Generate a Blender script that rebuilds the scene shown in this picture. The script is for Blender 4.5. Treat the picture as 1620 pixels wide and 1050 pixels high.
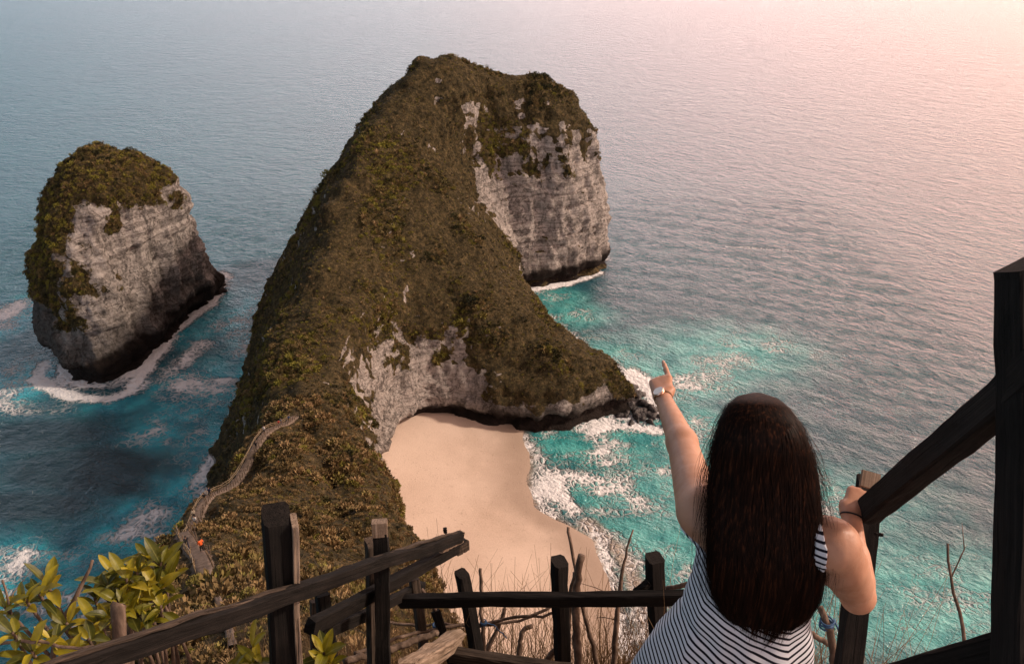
import bpy, math, random
import numpy as np
from mathutils import Vector, Matrix

R = math.radians
random.seed(7)
rng = np.random.default_rng(7)
scene = bpy.context.scene
for o in list(bpy.data.objects):
    bpy.data.objects.remove(o)
COL = scene.collection

# ------------------------------------------------------------------ camera
CAM_H = 150.0
PITCH = R(28.0)
FPX = 1300.0                      # focal length in photo pixels (1620 wide)
cam_data = bpy.data.cameras.new("camera")
cam = bpy.data.objects.new("camera", cam_data)
COL.objects.link(cam)
cam.location = (0, 0, CAM_H)
cam.rotation_euler = (math.pi / 2 - PITCH, 0, 0)
cam_data.sensor_width = 36.0
cam_data.lens = 36.0 * FPX / 1620.0
cam_data.clip_start = 0.05
cam_data.clip_end = 60000
scene.camera = cam

# ------------------------------------------------------------------ world, sun, exposure
SUN_AZ = R(80.0)      # clockwise from straight ahead (+Y) towards the right (+X)
SUN_EL = R(33.0)
world = bpy.data.worlds.new("World")
scene.world = world
world.use_nodes = True
wn, wl = world.node_tree.nodes, world.node_tree.links
wn.clear()
w_out = wn.new("ShaderNodeOutputWorld")
w_bg = wn.new("ShaderNodeBackground")
w_sky = wn.new("ShaderNodeTexSky")
w_sky.sky_type = 'NISHITA'
w_sky.sun_disc = False
w_sky.sun_elevation = SUN_EL
w_sky.sun_rotation = SUN_AZ
w_sky.air_density = 1.6
w_sky.dust_density = 3.0
w_sky.ozone_density = 1.2
# dusk haze: a soft rose veil over the Nishita sky, stronger low and towards the sun
w_tc = wn.new("ShaderNodeTexCoord")
w_dot = wn.new("ShaderNodeVectorMath"); w_dot.operation = 'DOT_PRODUCT'
w_dot.inputs[1].default_value = (math.sin(SUN_AZ) * math.cos(SUN_EL), math.cos(SUN_AZ) * math.cos(SUN_EL), math.sin(SUN_EL))
wl.new(w_tc.outputs['Generated'], w_dot.inputs[0])
w_r = wn.new("ShaderNodeValToRGB")
w_r.color_ramp.elements[0].position = 0.0
w_r.color_ramp.elements[0].color = (0.23, 0.32, 0.42, 1)
w_r.color_ramp.elements[1].position = 1.0
w_r.color_ramp.elements[1].color = (3.1, 1.95, 1.40, 1)
e = w_r.color_ramp.elements.new(0.32); e.color = (0.40, 0.50, 0.61, 1)
e = w_r.color_ramp.elements.new(0.53); e.color = (1.22, 1.10, 1.14, 1)
e = w_r.color_ramp.elements.new(0.69); e.color = (2.15, 1.48, 1.38, 1)
e = w_r.color_ramp.elements.new(0.85); e.color = (2.9, 1.70, 1.35, 1)
w_map = wn.new("ShaderNodeMapRange")
w_map.inputs['From Min'].default_value = -1.0
w_map.inputs['From Max'].default_value = 1.0
wl.new(w_dot.outputs['Value'], w_map.inputs['Value'])
wl.new(w_map.outputs['Result'], w_r.inputs['Fac'])
w_sc = wn.new("ShaderNodeVectorMath"); w_sc.operation = 'SCALE'
w_sc.inputs['Scale'].default_value = 0.07
wl.new(w_sky.outputs['Color'], w_sc.inputs[0])
w_el = wn.new("ShaderNodeSeparateXYZ"); wl.new(w_tc.outputs['Generated'], w_el.inputs[0])
w_dim = wn.new("ShaderNodeMapRange"); w_dim.inputs['From Min'].default_value = 0.0; w_dim.inputs['From Max'].default_value = 0.66; w_dim.interpolation_type = 'SMOOTHSTEP'
w_dim.inputs['To Min'].default_value = 2.25; w_dim.inputs['To Max'].default_value = 0.15
wl.new(w_el.outputs[2], w_dim.inputs['Value'])
w_veil = wn.new("ShaderNodeVectorMath"); w_veil.operation = 'SCALE'
wl.new(w_r.outputs['Color'], w_veil.inputs[0]); wl.new(w_dim.outputs[0], w_veil.inputs['Scale'])
w_mix = wn.new("ShaderNodeMix"); w_mix.data_type = 'RGBA'
w_mix.inputs['Factor'].default_value = 0.72
wl.new(w_sc.outputs['Vector'], w_mix.inputs['A'])
wl.new(w_veil.outputs['Vector'], w_mix.inputs['B'])
wl.new(w_mix.outputs['Result'], w_bg.inputs['Color'])
w_bg.inputs['Strength'].default_value = 1.0
wl.new(w_bg.outputs['Background'], w_out.inputs['Surface'])

sun_d = bpy.data.lights.new("sun", 'SUN')
sun_d.energy = 3.5
sun_d.angle = R(4.0)
sun_d.color = (1.0, 0.79, 0.64)
sun = bpy.data.objects.new("sun", sun_d)
COL.objects.link(sun)
LAMP_EL = SUN_EL
sdir = Vector((math.sin(SUN_AZ) * math.cos(LAMP_EL), math.cos(SUN_AZ) * math.cos(LAMP_EL), math.sin(LAMP_EL)))
sun.rotation_euler = sdir.to_track_quat('Z', 'Y').to_euler()
sun.location = (0, 0, 300)

scene.view_settings.view_transform = 'Standard'
scene.view_settings.look = 'None'
scene.view_settings.exposure = 0.08
scene.view_settings.gamma = 1.0
scene.view_settings.use_curve_mapping = False

# ------------------------------------------------------------------ helpers
CP, SP = math.cos(PITCH), math.sin(PITCH)

def ray(u, v):
    y = (525 - v) / FPX
    return ((u - 810) / FPX, CP + y * SP, -SP + y * CP)

def P(u, v, z=0.0):
    """world point at height z seen in direction (u, v) of the survey photo"""
    d = ray(u, v)
    t = (z - CAM_H) / d[2]
    return (d[0] * t, d[1] * t)

def N(u, v, d):
    """world point at distance d along the optical axis (used for surveying near things)"""
    r = ray(u, v)
    return np.array((r[0] * d, r[1] * d, CAM_H + r[2] * d))

def link(name, me, mat=None, parent=None, loc=None, smooth=True):
    o = bpy.data.objects.new(name, me)
    COL.objects.link(o)
    if mat is not None:
        if isinstance(mat, (list, tuple)):
            for m in mat: me.materials.append(m)
        elif not me.materials:
            me.materials.append(mat)
    if parent is not None:
        o.parent = parent
    if loc is not None:
        o.location = loc
    if smooth and len(me.polygons):
        me.polygons.foreach_set('use_smooth', np.ones(len(me.polygons), dtype=bool))
    return o

def mesh(name, verts, faces):
    me = bpy.data.meshes.new(name)
    verts = np.asarray(verts, dtype=np.float64)
    if isinstance(faces, np.ndarray) and faces.ndim == 2:
        n, k = faces.shape
        me.vertices.add(len(verts)); me.vertices.foreach_set('co', verts.ravel())
        me.loops.add(n * k); me.loops.foreach_set('vertex_index', faces.astype(np.int32).ravel())
        me.polygons.add(n)
        me.polygons.foreach_set('loop_start', np.arange(0, n * k, k, dtype=np.int32))
        me.polygons.foreach_set('loop_total', np.full(n, k, dtype=np.int32))
        me.update(calc_edges=True)
    else:
        me.from_pydata([tuple(p) for p in verts], [], [tuple(f) for f in faces])
        me.update()
    return me

def tag(o, label=None, cat=None, group=None, kind=None):
    if label: o['label'] = label
    if cat: o['category'] = cat
    if group: o['group'] = group
    if kind: o['kind'] = kind
    return o

def attr(me, name, vals):
    a = me.attributes.new(name, 'FLOAT', 'POINT')
    a.data.foreach_set('value', np.asarray(vals, dtype=np.float32))

# gradient-free fast value noise, vectorised
_perm = np.random.default_rng(3).permutation(4096)
_val = np.random.default_rng(4).random(4096) * 2 - 1
def _h(i, j, k):
    return _val[_perm[(_perm[(_perm[i & 4095] + j) & 4095] + k) & 4095]]
def vnoise(p):
    """p (n,3) -> (n,) in about -1..1"""
    f = np.floor(p); i = f.astype(np.int64); t = p - f
    t = t * t * t * (t * (t * 6 - 15) + 10)
    x, y, z = i[:, 0], i[:, 1], i[:, 2]
    tx, ty, tz = t[:, 0], t[:, 1], t[:, 2]
    def L(a, b, w): return a + (b - a) * w
    c00 = L(_h(x, y, z), _h(x + 1, y, z), tx); c10 = L(_h(x, y + 1, z), _h(x + 1, y + 1, z), tx)
    c01 = L(_h(x, y, z + 1), _h(x + 1, y, z + 1), tx); c11 = L(_h(x, y + 1, z + 1), _h(x + 1, y + 1, z + 1), tx)
    return L(L(c00, c10, ty), L(c01, c11, ty), tz)
def fbm(p, octs=4, lac=2.03, gain=0.5):
    p = np.asarray(p, dtype=np.float64); s = 0; a = 1.0; tot = 0
    for o in range(octs):
        s = s + a * vnoise(p + 17.3 * o); tot += a; a *= gain; p = p * lac
    return s / tot
def sstep(a, b, x):
    t = np.clip((x - a) / (b - a), 0, 1)
    return t * t * (3 - 2 * t)

def surface_nets(F, origin, res):
    """F (nx,ny,nz) signed field, negative inside -> verts, quads"""
    nx, ny, nz = F.shape
    ins = F < 0
    c = np.zeros((nx - 1, ny - 1, nz - 1), dtype=np.int8)
    for a in (0, 1):
        for b in (0, 1):
            for d in (0, 1):
                c += ins[a:nx - 1 + a, b:ny - 1 + b, d:nz - 1 + d]
    act = np.argwhere((c > 0) & (c < 8))
    idx = np.full(c.shape, -1, dtype=np.int32)
    idx[act[:, 0], act[:, 1], act[:, 2]] = np.arange(len(act))
    acc = np.zeros((len(act), 3)); cnt = np.zeros(len(act))
    cor = [(a, b, d) for a in (0, 1) for b in (0, 1) for d in (0, 1)]
    vals = {k: F[act[:, 0] + k[0], act[:, 1] + k[1], act[:, 2] + k[2]].astype(np.float64) for k in cor}
    for k in cor:
        for ax in range(3):
            if k[ax] == 0:
                k2 = tuple(1 if q == ax else k[q] for q in range(3))
                a, b = vals[k], vals[k2]
                m = (a < 0) != (b < 0)
                t = np.zeros_like(a); t[m] = a[m] / (a[m] - b[m])
                pt = np.tile(np.array(k, dtype=float), (len(act), 1)); pt[:, ax] = t
                acc[m] += pt[m]; cnt[m] += 1
    V = (act + acc / cnt[:, None]) * res + np.asarray(origin)
    quads = []
    for ax in range(3):
        b, d = (ax + 1) % 3, (ax + 2) % 3
        s0 = [slice(1, n - 1) for n in (nx, ny, nz)]
        s0[ax] = slice(0, (nx, ny, nz)[ax] - 1)
        s1 = list(s0); s1[ax] = slice(1, (nx, ny, nz)[ax])
        A, B = ins[tuple(s0)], ins[tuple(s1)]
        e = np.argwhere(A != B)
        st = A[e[:, 0], e[:, 1], e[:, 2]]
        for q in range(3):
            if q != ax: e[:, q] += 1
        def cell(db, dd):
            g = e.copy(); g[:, b] -= db; g[:, d] -= dd
            return idx[g[:, 0], g[:, 1], g[:, 2]]
        q = np.stack([cell(1, 1), cell(0, 1), cell(0, 0), cell(1, 0)], 1)
        q[~st] = q[~st][:, ::-1]
        quads.append(q)
    Q = np.concatenate(quads)
    Q = Q[(Q >= 0).all(1)]
    return V, Q

def smooth_poly(pts, n=5):
    pts = np.asarray(pts, dtype=float); m = len(pts); out = []
    for i in range(m):
        p0, p1, p2, p3 = pts[i - 1], pts[i], pts[(i + 1) % m], pts[(i + 2) % m]
        for k in range(n):
            t = k / n
            c = 0.5 * ((2 * p1) + (-p0 + p2) * t + (2 * p0 - 5 * p1 + 4 * p2 - p3) * t * t + (-p0 + 3 * p1 - 3 * p2 + p3) * t ** 3)
            l = p1 + (p2 - p1) * t
            out.append(0.6 * c + 0.4 * l)
    return np.array(out)

def poly_sdf(X, Y, poly):
    d = np.full(X.shape, 1e18); inside = np.zeros(X.shape, dtype=bool)
    m = len(poly)
    for i in range(m):
        ax, ay = poly[i]; bx, by = poly[(i + 1) % m]
        ex, ey = bx - ax, by - ay
        wx, wy = X - ax, Y - ay
        t = np.clip((wx * ex + wy * ey) / (ex * ex + ey * ey + 1e-12), 0, 1)
        dx, dy = wx - ex * t, wy - ey * t
        d = np.minimum(d, dx * dx + dy * dy)
        c = (ay > Y) != (by > Y)
        if ey != 0:
            inside ^= c & (X < ex * (Y - ay) / ey + ax)
    d = np.sqrt(d)
    return np.where(inside, -d, d).astype(np.float32)

def vnormals(V, Q):
    n = np.cross(V[Q[:, 2]] - V[Q[:, 0]], V[Q[:, 3]] - V[Q[:, 1]])
    out = np.zeros_like(V)
    for k in range(4):
        for c in range(3):
            out[:, c] += np.bincount(Q[:, k], weights=n[:, c], minlength=len(V))
    return out / (np.linalg.norm(out, axis=1)[:, None] + 1e-12)

# ------------------------------------------------------------------ node helper
class NT:
    def __init__(self, name, **kw):
        self.m = bpy.data.materials.new(name); self.m.use_nodes = True
        self.n = self.m.node_tree.nodes; self.l = self.m.node_tree.links
        self.n.clear()
        self.out = self.n.new("ShaderNodeOutputMaterial")
        self.b = self.n.new("ShaderNodeBsdfPrincipled")
        self.l.new(self.b.outputs[0], self.out.inputs['Surface'])
    def put(self, s, val):
        if isinstance(val, bpy.types.NodeSocket): self.l.new(val, s)
        elif isinstance(val, (tuple, list)):
            if s.type == 'RGBA' and len(val) == 3: val = (*val, 1)
            s.default_value = val
        else: s.default_value = val
    def pos(self): return self.n.new("ShaderNodeNewGeometry").outputs['Position']
    def objc(self): return self.n.new("ShaderNodeTexCoord").outputs['Object']
    def attr(self, name): 
        a = self.n.new("ShaderNodeAttribute"); a.attribute_name = name; return a.outputs['Fac']
    def rnd(self): return self.n.new("ShaderNodeObjectInfo").outputs['Random']
    def mapping(self, vec, scale=(1, 1, 1), rot=(0, 0, 0), loc=(0, 0, 0)):
        m = self.n.new("ShaderNodeMapping"); self.put(m.inputs[0], vec)
        m.inputs['Scale'].default_value = scale; m.inputs['Rotation'].default_value = rot
        m.inputs['Location'].default_value = loc
        return m.outputs[0]
    def noise(self, vec, scale=1, detail=4, rough=0.55, dist=0.0):
        t = self.n.new("ShaderNodeTexNoise"); self.put(t.inputs['Vector'], vec)
        self.put(t.inputs['Scale'], scale); t.inputs['Detail'].default_value = detail
        t.inputs['Roughness'].default_value = rough; t.inputs['Distortion'].default_value = dist
        return t.outputs['Fac']
    def voro(self, vec, scale=1, feature='F1', out='Distance', rand=1.0):
        t = self.n.new("ShaderNodeTexVoronoi"); t.feature = feature; self.put(t.inputs['Vector'], vec)
        t.inputs['Scale'].default_value = scale; t.inputs['Randomness'].default_value = rand
        return t.outputs[out]
    def math(self, op, a, b=0.5, c=None, clamp=False):
        m = self.n.new("ShaderNodeMath"); m.operation = op; m.use_clamp = clamp
        self.put(m.inputs[0], a); self.put(m.inputs[1], b)
        if c is not None: self.put(m.inputs[2], c)
        return m.outputs[0]
    def rng(self, v, a, b, c=0.0, d=1.0, smooth=True):
        m = self.n.new("ShaderNodeMapRange")
        if smooth: m.interpolation_type = 'SMOOTHSTEP'
        self.put(m.inputs['Value'], v)
        for k, x in zip(('From Min', 'From Max', 'To Min', 'To Max'), (a, b, c, d)): self.put(m.inputs[k], x)
        return m.outputs[0]
    def mix(self, f, a, b, blend='MIX'):
        m = self.n.new("ShaderNodeMix"); m.data_type = 'RGBA'; m.blend_type = blend
        self.put(m.inputs['Factor'], f); self.put(m.inputs['A'], a); self.put(m.inputs['B'], b)
        return m.outputs['Result']
    def ramp(self, f, stops):
        r = self.n.new("ShaderNodeValToRGB"); self.put(r.inputs[0], f)
        el = r.color_ramp.elements
        while len(el) < len(stops): el.new(0.5)
        for e, (p, c) in zip(el, stops): e.position = p; e.color = (*c, 1)
        return r.outputs[0]
    def xyz(self, v):
        s = self.n.new("ShaderNodeSeparateXYZ"); self.put(s.inputs[0], v); return s.outputs
    def bump(self, h, strength=0.5, dist=0.1, normal=None):
        b = self.n.new("ShaderNodeBump"); self.put(b.inputs['Height'], h)
        self.put(b.inputs['Strength'], strength); b.inputs['Distance'].default_value = dist
        if normal is not None: self.put(b.inputs['Normal'], normal)
        return b.outputs[0]
    def set(self, **kw):
        for k, v in kw.items(): self.put(self.b.inputs[k.replace('_', ' ')], v)
        return self.m
# ------------------------------------------------------------------ materials of the land
def make_cliff_mat():
    t = NT("cliff_rock_and_scrub")
    p = t.pos(); z = t.xyz(p)[2]
    # rock: pale limestone, thin level beds, dark stains, painted shade, wet black foot
    warp = t.noise(p, 0.05, 3)
    zz = t.math('ADD', z, t.math('MULTIPLY', warp, 5.0))
    comb = t.n.new("ShaderNodeCombineXYZ")
    t.put(comb.inputs[2], zz)
    beds = t.noise(t.mapping(comb.outputs[0], (1, 1, 0.62)), 1.0, 6, 0.8)
    big = t.noise(p, 0.06, 5, 0.6)
    fine = t.noise(p, 0.9, 6, 0.7)
    rock = t.ramp(t.math('ADD', t.math('MULTIPLY', beds, 0.68), t.math('MULTIPLY', fine, 0.32)),
                  [(0.30, (0.05, 0.042, 0.036)), (0.42, (0.22, 0.195, 0.175)), (0.53, (0.46, 0.42, 0.385)), (0.68, (0.66, 0.61, 0.56))])
    stain = t.rng(t.noise(t.mapping(p, (1, 1, 0.30)), 0.20, 8, 0.72), 0.50, 0.62)
    crk = t.rng(t.math('ABSOLUTE', t.math('SUBTRACT', t.noise(t.mapping(p, (1, 1, 0.7)), 0.22, 9, 0.7, 0.6), 0.5)), 0.0, 0.018, 1.0, 0.0)
    rock = t.mix(t.math('MULTIPLY', stain, 0.50), rock, (0.075, 0.064, 0.052))
    rock = t.mix(t.math('MULTIPLY', crk, 0.75), rock, (0.05, 0.04, 0.035))
    rock = t.mix(t.math('MULTIPLY', t.attr('shade_tone'), 0.8), rock, (0.05, 0.045, 0.04))  # shade put into the rock colour, along with the stack's darker foot
    wetz = t.math('ADD', z, t.math('MULTIPLY', t.math('SUBTRACT', t.noise(p, 0.12, 4), 0.5), 7.0))
    wf = t.attr('wetfoot')
    wet = t.rng(t.math('SUBTRACT', wetz, t.math('MULTIPLY', t.math('SUBTRACT', wf, 1.0), 6.0)), 3.2, 6.2, 1.0, 0.0)
    rock = t.mix(t.math('MULTIPLY', wet, t.math('MINIMUM', wf, 1.0)), rock, (0.022, 0.016, 0.013))
    # ground under the scrub
    soil = t.ramp(t.noise(t.mapping(p, (1, 1, 0.5)), 0.8, 8, 0.75), [(0.34, (0.018, 0.015, 0.007)), (0.5, (0.066, 0.052, 0.022)), (0.66, (0.165, 0.118, 0.055))])
    veg = t.attr('veg')
    m1 = t.noise(p, 0.45, 7, 0.72)
    v = t.rng(t.math('ADD', veg, t.math('MULTIPLY', t.math('SUBTRACT', m1, 0.5), 1.1)), 0.44, 0.56)
    col = t.mix(v, rock, soil)
    h = t.math('ADD', t.math('MULTIPLY', beds, 1.5), t.math('ADD', t.math('MULTIPLY', fine, 1.0), t.math('SUBTRACT', t.math('MULTIPLY', t.noise(p, 4.0, 5, 0.7), 0.5), t.math('MULTIPLY', crk, 0.8))))
    return t.set(Base_Color=col, Roughness=0.92, Normal=t.bump(h, 1.0, 1.1), Specular_IOR_Level=0.2)
MAT_CLIFF = make_cliff_mat()

def make_leaf_mat(name, stops, tint_scale=0.03, trans=0.0):
    t = NT(name)
    p = t.pos()
    f = t.math('ADD', t.math('MULTIPLY', t.noise(t.mapping(p, (1, 1, 0.45)), tint_scale, 6, 0.68), 0.85), t.math('MULTIPLY', t.rnd(), 0.42))
    f = t.math('ADD', f, t.math('MULTIPLY', t.noise(p, 1.6, 2), 0.2))
    col = t.ramp(t.math('MULTIPLY_ADD', f, 1.55, -0.61), stops)
    return t.set(Base_Color=col, Roughness=0.8, Specular_IOR_Level=0.25)
MAT_SCRUB = make_leaf_mat("scrub_leaves", [(0.18, (0.014, 0.016, 0.006)), (0.34, (0.045, 0.044, 0.013)), (0.47, (0.105, 0.082, 0.028)),
                                          (0.58, (0.20, 0.135, 0.060)), (0.70, (0.165, 0.145, 0.030)), (0.86, (0.20, 0.185, 0.03))])
MAT_DRY = make_leaf_mat("dry_grass_tufts", [(0.15, (0.06, 0.045, 0.016)), (0.35, (0.13, 0.092, 0.036)), (0.55, (0.24, 0.165, 0.075)), (0.70, (0.30, 0.205, 0.105)), (0.86, (0.19, 0.17, 0.045))], 0.05)

# ------------------------------------------------------------------ headland by height contours (metres)
LV = {}
LV[0] = [(-40, 195), (-37, 175), (-30, 155), (-25, 138), (-14, 122), (4, 114), (22, 108), (50, 96), (80, 62), (98, 25), (105, -60), (-112, -60), (-104, 0), (-92, 50),
         (-80, 90), (-78, 120), (-82, 150), (-86, 180), (-89, 206), (-92, 235), (-95, 260), (-99, 290), (-95, 332), (-75, 360), (-40, 380), (0, 386), (30, 379), (44, 362),
         (41.5, 344), (20.7, 326), (2.5, 319), (2, 311), (7, 295), (13, 275), (23, 255), (36, 243), (42, 232), (34.7, 221), (14, 214), (2, 216), (-14, 219), (-24, 220), (-33, 215), (-37, 205)]
LV[12] = [(-38.5, 188), (-34.5, 170), (-28.5, 152), (-22.5, 135), (-13, 120), (3, 108), (22, 101), (47, 88), (76, 56), (92, 22), (98, -60), (-104, -60), (-95, 0), (-84, 50),
          (-74, 90), (-73, 120), (-76, 150), (-80, 180), (-84, 205), (-86, 233), (-90, 260), (-95, 290), (-92, 330), (-73, 357), (-40, 376), (0, 382), (28, 375), (42, 360),
          (41, 346), (21, 328.5), (2, 322), (0, 313), (4, 297), (10, 276), (20, 256), (31, 243), (36, 233), (31, 225), (14, 219), (2, 222), (-14, 225), (-24, 226), (-34, 220), (-40, 206)]
LV[25] = [(-37, 180), (-33, 163), (-27, 143), (-19, 124), (-10, 108), (5, 97), (24, 90), (46, 78), (70, 50), (84, 20), (90, -60), (-94, -60), (-85, 0), (-76, 50),
          (-69, 90), (-68, 120), (-70, 150), (-73, 180), (-76, 206), (-79, 235), (-84, 262), (-89, 290), (-86, 327), (-70, 354), (-39, 373), (0, 379), (27, 373), (40, 359),
          (38, 347), (21, 331), (1, 324), (-1, 314), (1, 300), (3, 283), (6, 264), (9.5, 251), (5, 243), (-4, 236), (-14, 234), (-24, 233), (-35, 227), (-42, 209), (-43, 192)]
LV[40] = [(-44, 178), (-40, 163), (-33, 150), (-25, 135), (-17, 112), (-6, 98), (8, 86), (25, 78), (46, 66), (64, 42), (76, 15), (80, -60), (-82, -60), (-74, 0), (-68, 50),
          (-63, 90), (-60, 120), (-59, 140), (-60, 160), (-63, 182), (-67, 206), (-71, 235), (-75, 262), (-79, 290), (-80, 325), (-67, 351), (-38, 370), (0, 376), (26, 371), (38, 359),
          (36, 348), (20, 332), (-1, 326), (-11, 312), (-10, 292), (-7, 277), (-11, 267), (-20, 256), (-32, 244), (-42, 226), (-46, 206), (-47, 190)]
LV[50] = [[(-55, 141), (-50, 146), (-42, 142), (-30, 135), (-22, 120), (-13, 98), (-3, 86), (12, 76), (28, 68), (46, 55), (60, 34), (68, 10), (72, -60), (-74, -60), (-67, 0), (-61, 50),
           (-59, 80), (-57, 100), (-57, 125)],
          [(-60, 224), (-54, 228), (-47, 240), (-38, 255), (-28, 268), (-19, 280), (-15, 291), (-15, 310), (-6, 327), (19, 334), (34, 349), (36, 359), (25, 370), (0, 374),
           (-36, 368), (-62, 348), (-73, 322), (-73, 300), (-69, 270), (-65, 245)]]
LV[60] = [[(-55, 104), (-50, 111), (-42, 111), (-30, 108), (-18, 102), (-11, 87), (0, 74), (14, 66), (28, 59), (42, 46), (54, 26), (60, 5), (64, -60), (-66, -60), (-60, 0), (-56, 50), (-54, 80)],
          [(-61, 256), (-56, 257), (-48, 266), (-37, 278), (-28, 288), (-22, 300), (-18, 314), (-7, 328), (18, 335), (33, 348), (34, 358), (24, 368), (0, 371), (-34, 364), (-56, 343), (-66, 315), (-66, 290), (-64, 270)]]
LV[75] = [[(-49, 76), (-45, 83), (-38, 86), (-25, 80), (-12, 70), (2, 61), (14, 55), (26, 48), (38, 34), (46, 18), (50, 0), (54, -60), (-56, -60), (-52, 0), (-49, 50)],
          [(-52, 286), (-48, 290), (-38, 298), (-29, 306), (-20, 316), (-13, 328), (0, 334), (14, 340), (24, 348), (25, 356), (17, 363), (0, 365), (-30, 358), (-48, 338), (-56, 313), (-54, 298)]]
LV[83] = [[(-43, 66), (-39, 73), (-32, 75), (-20, 68), (-8, 60), (3, 54), (14, 48), (25, 40), (34, 28), (41, 14), (45, 0), (48, -60), (-50, -60), (-46, 0), (-43, 45)],
          [(-46, 306), (-42, 307), (-33, 311), (-21, 319), (-12, 330), (-2, 338), (8, 343), (13, 348), (10, 353), (-4, 357), (-30, 352), (-45, 333), (-49, 315)]]
LV[94] = [[(-35, 52), (-31, 57), (-24, 58), (-11, 50), (-1, 45), (8, 40), (17, 34), (26, 24), (31, 10), (34, -5), (37, -60), (-41, -60), (-37, 0), (-34, 35)],
          [(-36, 325), (-31, 323), (-25, 328), (-21, 334), (-24, 338), (-31, 337), (-36, 332)]]
LV[88] = [[(-39, 58), (-36, 64), (-29, 66), (-16, 58), (-4, 52), (6, 47), (16, 41), (25, 33), (31, 22), (37, 10), (41, -5), (44, -60), (-46, -60), (-42, 0), (-39, 40)],
          [(-41, 316), (-37, 315), (-30, 319), (-21, 326), (-15, 334), (-13, 339), (-16, 344), (-25, 345), (-36, 338), (-41, 326)]]
LV[104] = [[(-28, 42), (-24, 45), (-16, 44), (-2, 38), (10, 33), (20, 25), (26, 12), (30, -5), (32, -60), (-36, -60), (-32, 0), (-29, 30)]]
LV[120] = [[(-17, 24), (-13, 27), (-4, 26), (5, 22), (13, 15), (17, 3), (20, -10), (22, -60), (-26, -60), (-21, 0), (-18, 18)]]
LV[135] = [[(-8, 10), (-5, 12.5), (0, 12), (5, 9), (8, 3), (10, -6), (12, -60), (-16, -60), (-10, 2)]]
LV[146] = [[(-3, 2.5), (-1, 3.2), (2, 3.0), (3.5, 1), (4, -5), (6, -60), (-8, -60), (-3.5, -1)]]

def contour_field(levels, xr, yr, zr, res, topk):
    xs = np.arange(xr[0], xr[1], res); ys = np.arange(yr[0], yr[1], res); zs = np.arange(zr[0], zr[1], res)
    X, Y = np.meshgrid(xs, ys, indexing='ij')
    # bend the plan a little so that no contour is a clean curve
    q = np.stack([X.ravel() / 26, Y.ravel() / 26, np.zeros(X.size)], 1)
    q2 = np.stack([X.ravel() / 9, Y.ravel() / 9, np.full(X.size, 3.3)], 1)
    amp = 1.0 if True else 0
    Xw = X + (fbm(q, 3) * 2.2 + fbm(q2, 2) * 0.9).reshape(X.shape)
    Yw = Y + (fbm(q + 50, 3) * 2.2 + fbm(q2 + 50, 2) * 0.9).reshape(X.shape)
    keys = sorted(levels)
    S = []
    inset = (levels is LV) * 1.6 * (1 - sstep(150, 200, Y))
    for k in keys:
        pl = levels[k]
        if not isinstance(pl[0], list): pl = [pl]
        d = None
        for poly in pl:
            s = poly_sdf(Xw, Yw, smooth_poly(poly))
            d = s if d is None else np.minimum(d, s)
        S.append(d + inset.astype(np.float32) if hasattr(inset, 'astype') else d)
    F = np.empty((len(xs), len(ys), len(zs)), dtype=np.float32)
    for i, z in enumerate(zs):
        if z <= keys[0]: f = S[0] + 0
        elif z >= keys[-1]: f = S[-1] + (z - keys[-1]) * topk
        else:
            j = np.searchsorted(keys, z, side='right') - 1
            w = (z - keys[j]) / (keys[j + 1] - keys[j])
            f = S[j] * (1 - w) + S[j + 1] * w
            # a near summit that has no contour above it closes by its own height
        f = f + 3.4 * math.exp(-((z - 2.4) / 2.3) ** 2) - 0.9 * math.exp(-((z - 6.5) / 2.0) ** 2)
        F[:, :, i] = f
    return F, (xs[0], ys[0], zs[0])

def rock_displace(V, Q, near_fade=True, rug=1.0):
    n = vnormals(V, Q)
    steep = 1 - sstep(0.25, 0.65, n[:, 2])
    flute = fbm(V * np.array([0.16, 0.16, 0.035]), 4)
    lump = fbm(V * 0.09, 4)
    crag = 1 - np.abs(fbm(V * np.array([0.22, 0.22, 0.12]) + 9, 4)) * 2.2
    zb = V[:, 2] + 2.5 * fbm(V * 0.04 + 5, 2)
    beds = fbm(np.stack([V[:, 0] * 0.03, V[:, 1] * 0.03, zb * 0.75], 1), 3)
    small = fbm(V * 0.6, 3)
    d = lump * 1.6 * rug + flute * (1.7 + 1.2 * steep) + crag * (0.6 + 0.6 * steep) + beds * 1.5 * steep + small * 0.55
    if near_fade:
        r = np.sqrt(V[:, 0] ** 2 + V[:, 1] ** 2)
        near = sstep(12, 45, r) * sstep(0, 1, np.where(V[:, 2] > 100, 1, 1))
        d = d * near - 0.6 * (1 - near)
    V2 = V + n * d[:, None]
    return V2, vnormals(V2, Q)

F, org = contour_field(LV, (-118, 108), (-46, 392), (-7, 152), 1.2, 1.1)
F[:, 0, :] = 1; F[0, :, :] = 1; F[-1, :, :] = 1; F[:, :, 0] = 1
V, Q = surface_nets(F, org, 1.2)
del F
V, n = rock_displace(V, Q)
# the gully that runs down the landward slope from the saddle
gl = np.array([P(478, 662, 44), P(502, 720, 46), (P(528, 790, 50)), P(546, 872, 56)])
gd = np.full(len(V), 1e9)
for i in range(len(gl) - 1):
    a_, e_ = gl[i], gl[i + 1] - gl[i]
    tt_ = np.clip(((V[:, 0] - a_[0]) * e_[0] + (V[:, 1] - a_[1]) * e_[1]) / (e_ @ e_), 0, 1)
    gd = np.minimum(gd, np.hypot(V[:, 0] - a_[0] - e_[0] * tt_, V[:, 1] - a_[1] - e_[1] * tt_))
gully = np.exp(-(gd / 1.7) ** 2) * (V[:, 2] > 30)
V[:, 2] -= gully * 1.9
x, y, z = V.T
lo = fbm(V * 0.045, 3); mid = fbm(V * 0.14 + 3, 4); strk = fbm(V * np.array([0.30, 0.30, 0.07]) + 8, 4)
rock = np.zeros(len(V))
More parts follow.
